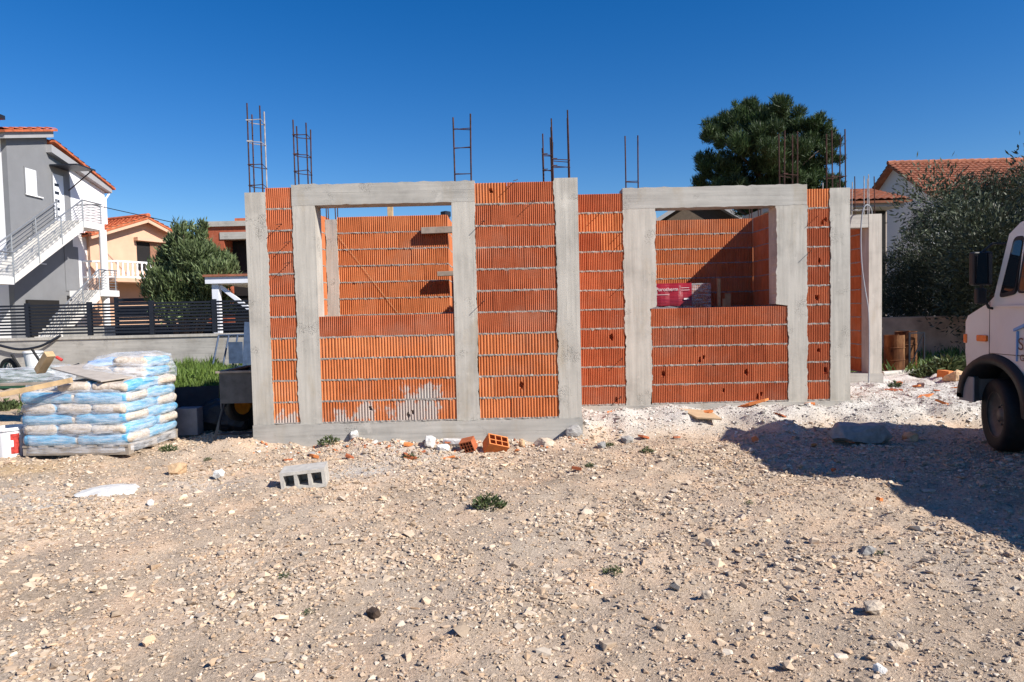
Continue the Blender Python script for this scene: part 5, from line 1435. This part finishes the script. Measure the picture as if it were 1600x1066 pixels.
make_tree('oleander_bush', 'tall bushy oleander behind the slat fence at left', 'bush', base, ([(0, 0, 0), (0, 0, 0.7)], [0.12, 0.08]), limbs, cl, 19000, 0.18, 0.038, (0.06, 0.095, 0.03), (0.19, 0.24, 0.11), 1.4, 0.25)
# unseen trees added right of the frame to shade the low wall
for i, (tx, ty, hh, lab) in enumerate(((13.4, 15.6, 5.4, 'olive tree added outside the picture to shade the low wall'), (16.2, 17.6, 6.2, 'taller olive tree added for shade outside the picture on the right'), (13.0, 18.6, 4.6, 'small olive tree added for shade behind the truck outside the picture'))):
    cl = [(RNG.normal(0, 0.9), RNG.normal(0, 0.9), hh * 0.62 + RNG.normal(0, 0.6), 1.15) for _ in range(12)] + [(0, 0, hh * 0.55, 1.7), (0, 0, hh * 0.35, 1.6)]
    make_tree('olive_tree', lab, 'tree', (tx, ty, 0), ([(0, 0, 0), (0.1, 0, hh * 0.3), (0, 0.1, hh * 0.55)], [0.2, 0.15, 0.08]), [], cl, 14000, 0.16, 0.05, (0.030, 0.042, 0.022), (0.085, 0.105, 0.065), 0.5, 0.0)

# ------------------------------------------------------------------ the white truck at right
M_VAN = Mat('cream_paint', 0.35, 0.5); M_VAN.color(M_VAN.ramp(M_VAN.noise(3, 4), [(0.3, (0.64, 0.62, 0.58)), (0.7, (0.70, 0.685, 0.65))])); M_VAN.b.inputs['Coat Weight'].default_value = 0.3
_s = M_VAN.n.new('ShaderNodeSeparateXYZ'); M_VAN.link(M_VAN.geo.outputs['Position'], _s.inputs[0])
_d = M_VAN.math('MULTIPLY', M_VAN.step(M_VAN.noise(6, 6, 0.7), 0.42, 0.7), M_VAN.step(_s.outputs['Z'], 1.25, 0.6))
_c = M_VAN.b.inputs['Base Color'].links[0].from_socket
M_VAN.color(M_VAN.mix(M_VAN.math('MULTIPLY', _d, 0.6), _c, (0.30, 0.24, 0.18)))
M_VAN = M_VAN.m
M_GLASS = Mat('tinted_glass', 0.04, 0.8); M_GLASS.color((0.012, 0.014, 0.016)); M_GLASS = M_GLASS.m
M_AMBER = simple('amber_lens', (0.75, 0.16, 0.02), 0.25, 0.1, 30, spec=0.6)
M_TRIM = simple('black_trim', (0.02, 0.02, 0.021), 0.5, 0.2, 12)
M_BLUEP = simple('blue_vinyl', (0.16, 0.33, 0.62), 0.4, 0.04, 6)
M_BRTXT = simple('brown_vinyl', (0.12, 0.07, 0.05), 0.4, 0.04, 6)
tr = thing('delivery_truck', 'white flatbed truck seen from its shaded left side at the right edge', 'truck', (5.9, 6.95, 0))
# local frame: x across (left flank at x=-1.0), y forward
def TY(Yw): return Yw - 6.95
prof = [(TY(7.33), 0.62), (TY(7.37), 1.00), (TY(7.37), 1.32), (TY(7.33), 1.385), (TY(7.02), 1.52), (TY(6.95), 1.58), (TY(6.84), 2.20), (TY(6.70), 2.30), (TY(6.35), 2.37), (TY(4.75), 2.40), (TY(4.66), 2.30), (TY(4.62), 0.62)]
arch = [(0.0 + 0.47 * math.cos(t), 0.60 + 0.44 * math.sin(t)) for t in [math.pi * k / 16 for k in range(17)]]
ay0 = TY(6.93)
full = prof[-1:] + [(ay0 - 0.47, 0.62)] + [(ay0 - 0.47 * math.cos(t), 0.50 + 0.44 * math.sin(t)) for t in [math.pi * (0.085 + 0.83 * k / 16) for k in range(17)]] + [(ay0 + 0.455, 0.62)] + prof[:-1]
full = full[::-1]
# body: flanks lean in above the waist
def flank_x(z): return 1.0 - 0.10 * max(0.0, (z - 1.5) / 0.9) - 0.02 * max(0, 0.9 - z)
mb = MB(); nP = len(full)
vs = [(-flank_x(z), y, z) for y, z in full] + [(flank_x(z), y, z) for y, z in full]
mb.add(vs, [tuple(range(nP)), tuple(range(2 * nP - 1, nP - 1, -1))] + [(i, nP + i, nP + (i + 1) % nP, (i + 1) % nP) for i in range(nP)])
me = mb.mesh('cab_body', M_VAN)
bm = bmesh.new(); bm.from_mesh(me); bmesh.ops.triangulate(bm, faces=[f for f in bm.faces if len(f.verts) > 4]); bm.to_mesh(me); bm.free()
body = link_mesh('cab_body', me, tr)
bv = body.modifiers.new('bevel', 'BEVEL'); bv.width = 0.035; bv.segments = 3; bv.limit_method = 'ANGLE'; bv.angle_limit = R(38)
def flank_plate(name, pts, off, mat, parent, th=0.006):
    """flat piece on the left flank, pts = (world Y, z)"""
    n = len(pts)
    o_ = [(-flank_x(z) - off, TY(y), z) for y, z in pts]; i_ = [(-flank_x(z) - off + th + 0.02, TY(y), z) for y, z in pts]
    return MB().add(o_ + i_, [tuple(range(n)), tuple(range(2 * n - 1, n - 1, -1))] + [(i, n + i, n + (i + 1) % n, (i + 1) % n) for i in range(n)]).build(name, mat, parent)
def rounded(pts, r=0.05, k=4):
    out = []; n = len(pts)
    for i in range(n):
        p, a, b = Vector(pts[i]), Vector(pts[i - 1]), Vector(pts[(i + 1) % n])
        u, v = (a - p).normalized() * r, (b - p).normalized() * r
        for j in range(k + 1):
            t = j / k; q = (p + u) * (1 - t) ** 2 + p * 2 * t * (1 - t) + (p + v) * t * t
            out.append((q.x, q.y))
    return out
for q, pts in enumerate(([(6.875, 1.565), (6.665, 1.60), (6.625, 2.165), (6.76, 2.165)], [(6.635, 1.605), (5.75, 1.62), (5.72, 2.19), (6.60, 2.17)], [(5.60, 1.62), (4.85, 1.62), (4.85, 2.19), (5.58, 2.19)])):
    g = flank_plate('side_window', rounded(pts, 0.05), 0.004, M_TRIM, tr)
    c = Vector((sum(p[0] for p in pts) / 4, sum(p[1] for p in pts) / 4))
    inner = [tuple(c + (Vector(p) - c) * (0.86 if q == 0 else 0.94)) for p in pts]
    flank_plate('glass', rounded(inner, 0.04), 0.008, M_GLASS, g)
MB().add([(-0.85, TY(6.945), 1.62), (0.85, TY(6.945), 1.62), (0.80, TY(6.852), 2.17), (-0.80, TY(6.852), 2.17)], [(0, 1, 2, 3)]).build('windscreen', M_GLASS, tr)
for yy, z0_, z1_ in ((7.0, 0.98, 1.53), (5.68, 0.64, 2.2)):
    flank_plate('door_seam', [(yy - 0.004, z0_), (yy + 0.004, z0_), (yy + 0.004, z1_), (yy - 0.004, z1_)], 0.0015, M_TRIM, tr)
flank_plate('waist_seam', [(7.0, 1.0), (7.0, 1.006), (4.7, 1.006), (4.7, 1.0)], 0.0015, M_TRIM, tr)
flank_plate('swage_line', [(6.98, 1.475), (6.98, 1.49), (4.7, 1.50), (4.7, 1.485)], 0.003, M_VAN, tr)
flank_plate('side_indicator', rounded([(7.165, 1.12), (7.165, 1.185), (7.02, 1.185), (7.02, 1.12)], 0.015), 0.022, M_AMBER, tr)
MB().box(-1.012, -0.90, TY(7.34), TY(7.395), 1.09, 1.19).build('front_indicator', M_AMBER, tr, bevel=0.012)
MB().box(-0.88, -0.55, TY(7.36), TY(7.39), 0.92, 1.15).box(0.55, 0.88, TY(7.36), TY(7.39), 0.92, 1.15).build('headlight', M_SHUT, tr, bevel=0.02)
MB().prism(rounded([(-1.03, TY(7.18)), (-1.03, TY(7.44)), (-0.9, TY(7.50)), (0.9, TY(7.50)), (1.03, TY(7.44)), (1.03, TY(7.18)), (0.9, TY(7.30)), (-0.9, TY(7.30))], 0.03), 0.47, 0.735, 'z').build('bumper', simple('grey_bumper', (0.30, 0.29, 0.28), 0.6, 0.1), tr)
# wheel-arch flare: a black band round the opening
ar = []
for k in range(25):
    t = math.pi * (0.0 + k / 24.0); t = min(max(t, 0.0), math.pi)
    ar.append((ay0 - 0.485 * math.cos(t), 0.50 + 0.455 * math.sin(t)))
ar = [(ay0 - 0.50, 0.40)] + ar + [(ay0 + 0.485, 0.55)]
vs = []
for (y, z) in ar:
    c = Vector((ay0, 0.5)); d = (Vector((y, z)) - c).normalized()
    o1 = Vector((y, z)) + d * 0.045; i1 = Vector((y, z)) - d * 0.055
    vs += [(-1.002, o1.x, o1.y), (-1.05, (Vector((y, z)) + d * 0.02).x, (Vector((y, z)) + d * 0.02).y), (-1.05, i1.x, i1.y), (-0.70, i1.x, i1.y)]
n = len(ar)
MB().add(vs, [(i * 4 + j, i * 4 + j + 1, (i + 1) * 4 + j + 1, (i + 1) * 4 + j) for i in range(n - 1) for j in range(3)]).build('wheel_arch', M_TRIM, tr, smooth=True)
MB().box(-0.70, 0.70, ay0 - 0.55, ay0 + 0.45, 0.45, 0.98).build('inner_wing', M_TRIM, tr)
M_RIMG = simple('dusty_steel_rim', (0.12, 0.11, 0.10), 0.6, 0.3, 10, 0.3)
wheel(tr, (-0.87, ay0, 0.372), 0.372, 0.24, R(-17), M_RIMG)
wheel(tr, (0.87, ay0, 0.372), 0.372, 0.24, R(163), M_RIMG)
wheel(tr, (-0.85, TY(3.0), 0.372), 0.372, 0.26, 0.0, M_RIMG)
wheel(tr, (0.85, TY(3.0), 0.372), 0.372, 0.26, R(180), M_RIMG)
MB().box(-0.42, 0.42, TY(1.4), TY(7.2), 0.42, 0.62).build('chassis', M_TRIM, tr)
# dropside bed behind the cab
MB().box(-1.04, 1.04, TY(1.2), TY(4.52), 0.98, 1.10).build('bed_floor', M_GMET, tr)
for (a, b, c, d) in ((-1.05, -1.02, 1.2, 4.52), (1.02, 1.05, 1.2, 4.52)): MB().box(a, b, TY(c), TY(d), 1.102, 1.66).build('dropside', M_VAN, tr)
MB().box(-1.018, 1.018, TY(4.49), TY(4.52), 1.102, 1.75).box(-1.018, 1.018, TY(1.2), TY(1.23), 1.102, 1.66).build('headboard', M_GMET, tr)
# mirror
mr = bpy.data.objects.new('mirror', None); COL.objects.link(mr); mr.parent = tr; mr.location = (-1.10, TY(6.98), 1.87)
MB().box(-0.10, 0.10, -0.03, 0.05, -0.17, 0.17).build('housing', M_TRIM, mr, bevel=0.02)
MB().box(-0.088, 0.088, -0.034, -0.0305, -0.155, 0.155).build('glass', M_GLASS, mr)
MB().box(-0.06, 0.04, -0.03, 0.03, -0.36, -0.20).build('lower_mirror', M_TRIM, mr, bevel=0.015)
MB().tube([(0.0, 0, -0.17), (0.03, 0, -0.30), (0.07, -0.01, -0.40), (0.15, -0.02, -0.42)], 0.014, 8).build('arm', M_TRIM, mr)
MB().tube([(0.0, 0, 0.16), (0.10, -0.02, 0.25), (0.20, -0.06, 0.24)], 0.012, 8).build('arm', M_TRIM, mr)
# roof marker and beacon foot
MB().box(-0.80, -0.62, TY(6.66), TY(6.80), 2.315, 2.35).build('roof_bracket', M_TRIM, tr, bevel=0.008)
# sign writing on the flank: a house outline, letters and a stripe
lg = bpy.data.objects.new('sign_writing', None); COL.objects.link(lg); lg.parent = tr
def fl(name, pts, mat): return flank_plate(name, pts, 0.0025, mat, lg, 0.001)
fl('house_roof', [(6.665, 1.235), (6.665, 1.262), (6.25, 1.42), (6.25, 1.385)], M_BLUEP)
fl('house_roof', [(6.25, 1.42), (6.25, 1.385), (5.835, 1.235), (5.835, 1.262)], M_BLUEP)
fl('house_side', [(6.628, 0.945), (6.628, 1.235), (6.616, 1.24), (6.616, 0.945)], M_BLUEP)
fl('house_side', [(5.87, 0.945), (5.87, 1.24), (5.882, 1.24), (5.882, 0.945)], M_BLUEP)
fl('stripe', [(6.45, 0.83), (6.45, 0.885), (4.7, 0.885), (4.7, 0.83)], M_BLUEP)
ML = Matrix(((0, 0, -1, 0), (-1, 0, 0, 0), (0, 1, 0, 0), (0, 0, 0, 1)))
text_mesh('S', 0.17, M_BRTXT, 'lettering', lg, Matrix.Translation((-1.004, TY(6.60), 1.06)) @ ML)
text_mesh('G', 0.09, M_BRTXT, 'lettering', lg, Matrix.Translation((-1.004, TY(6.575), 0.955)) @ ML)
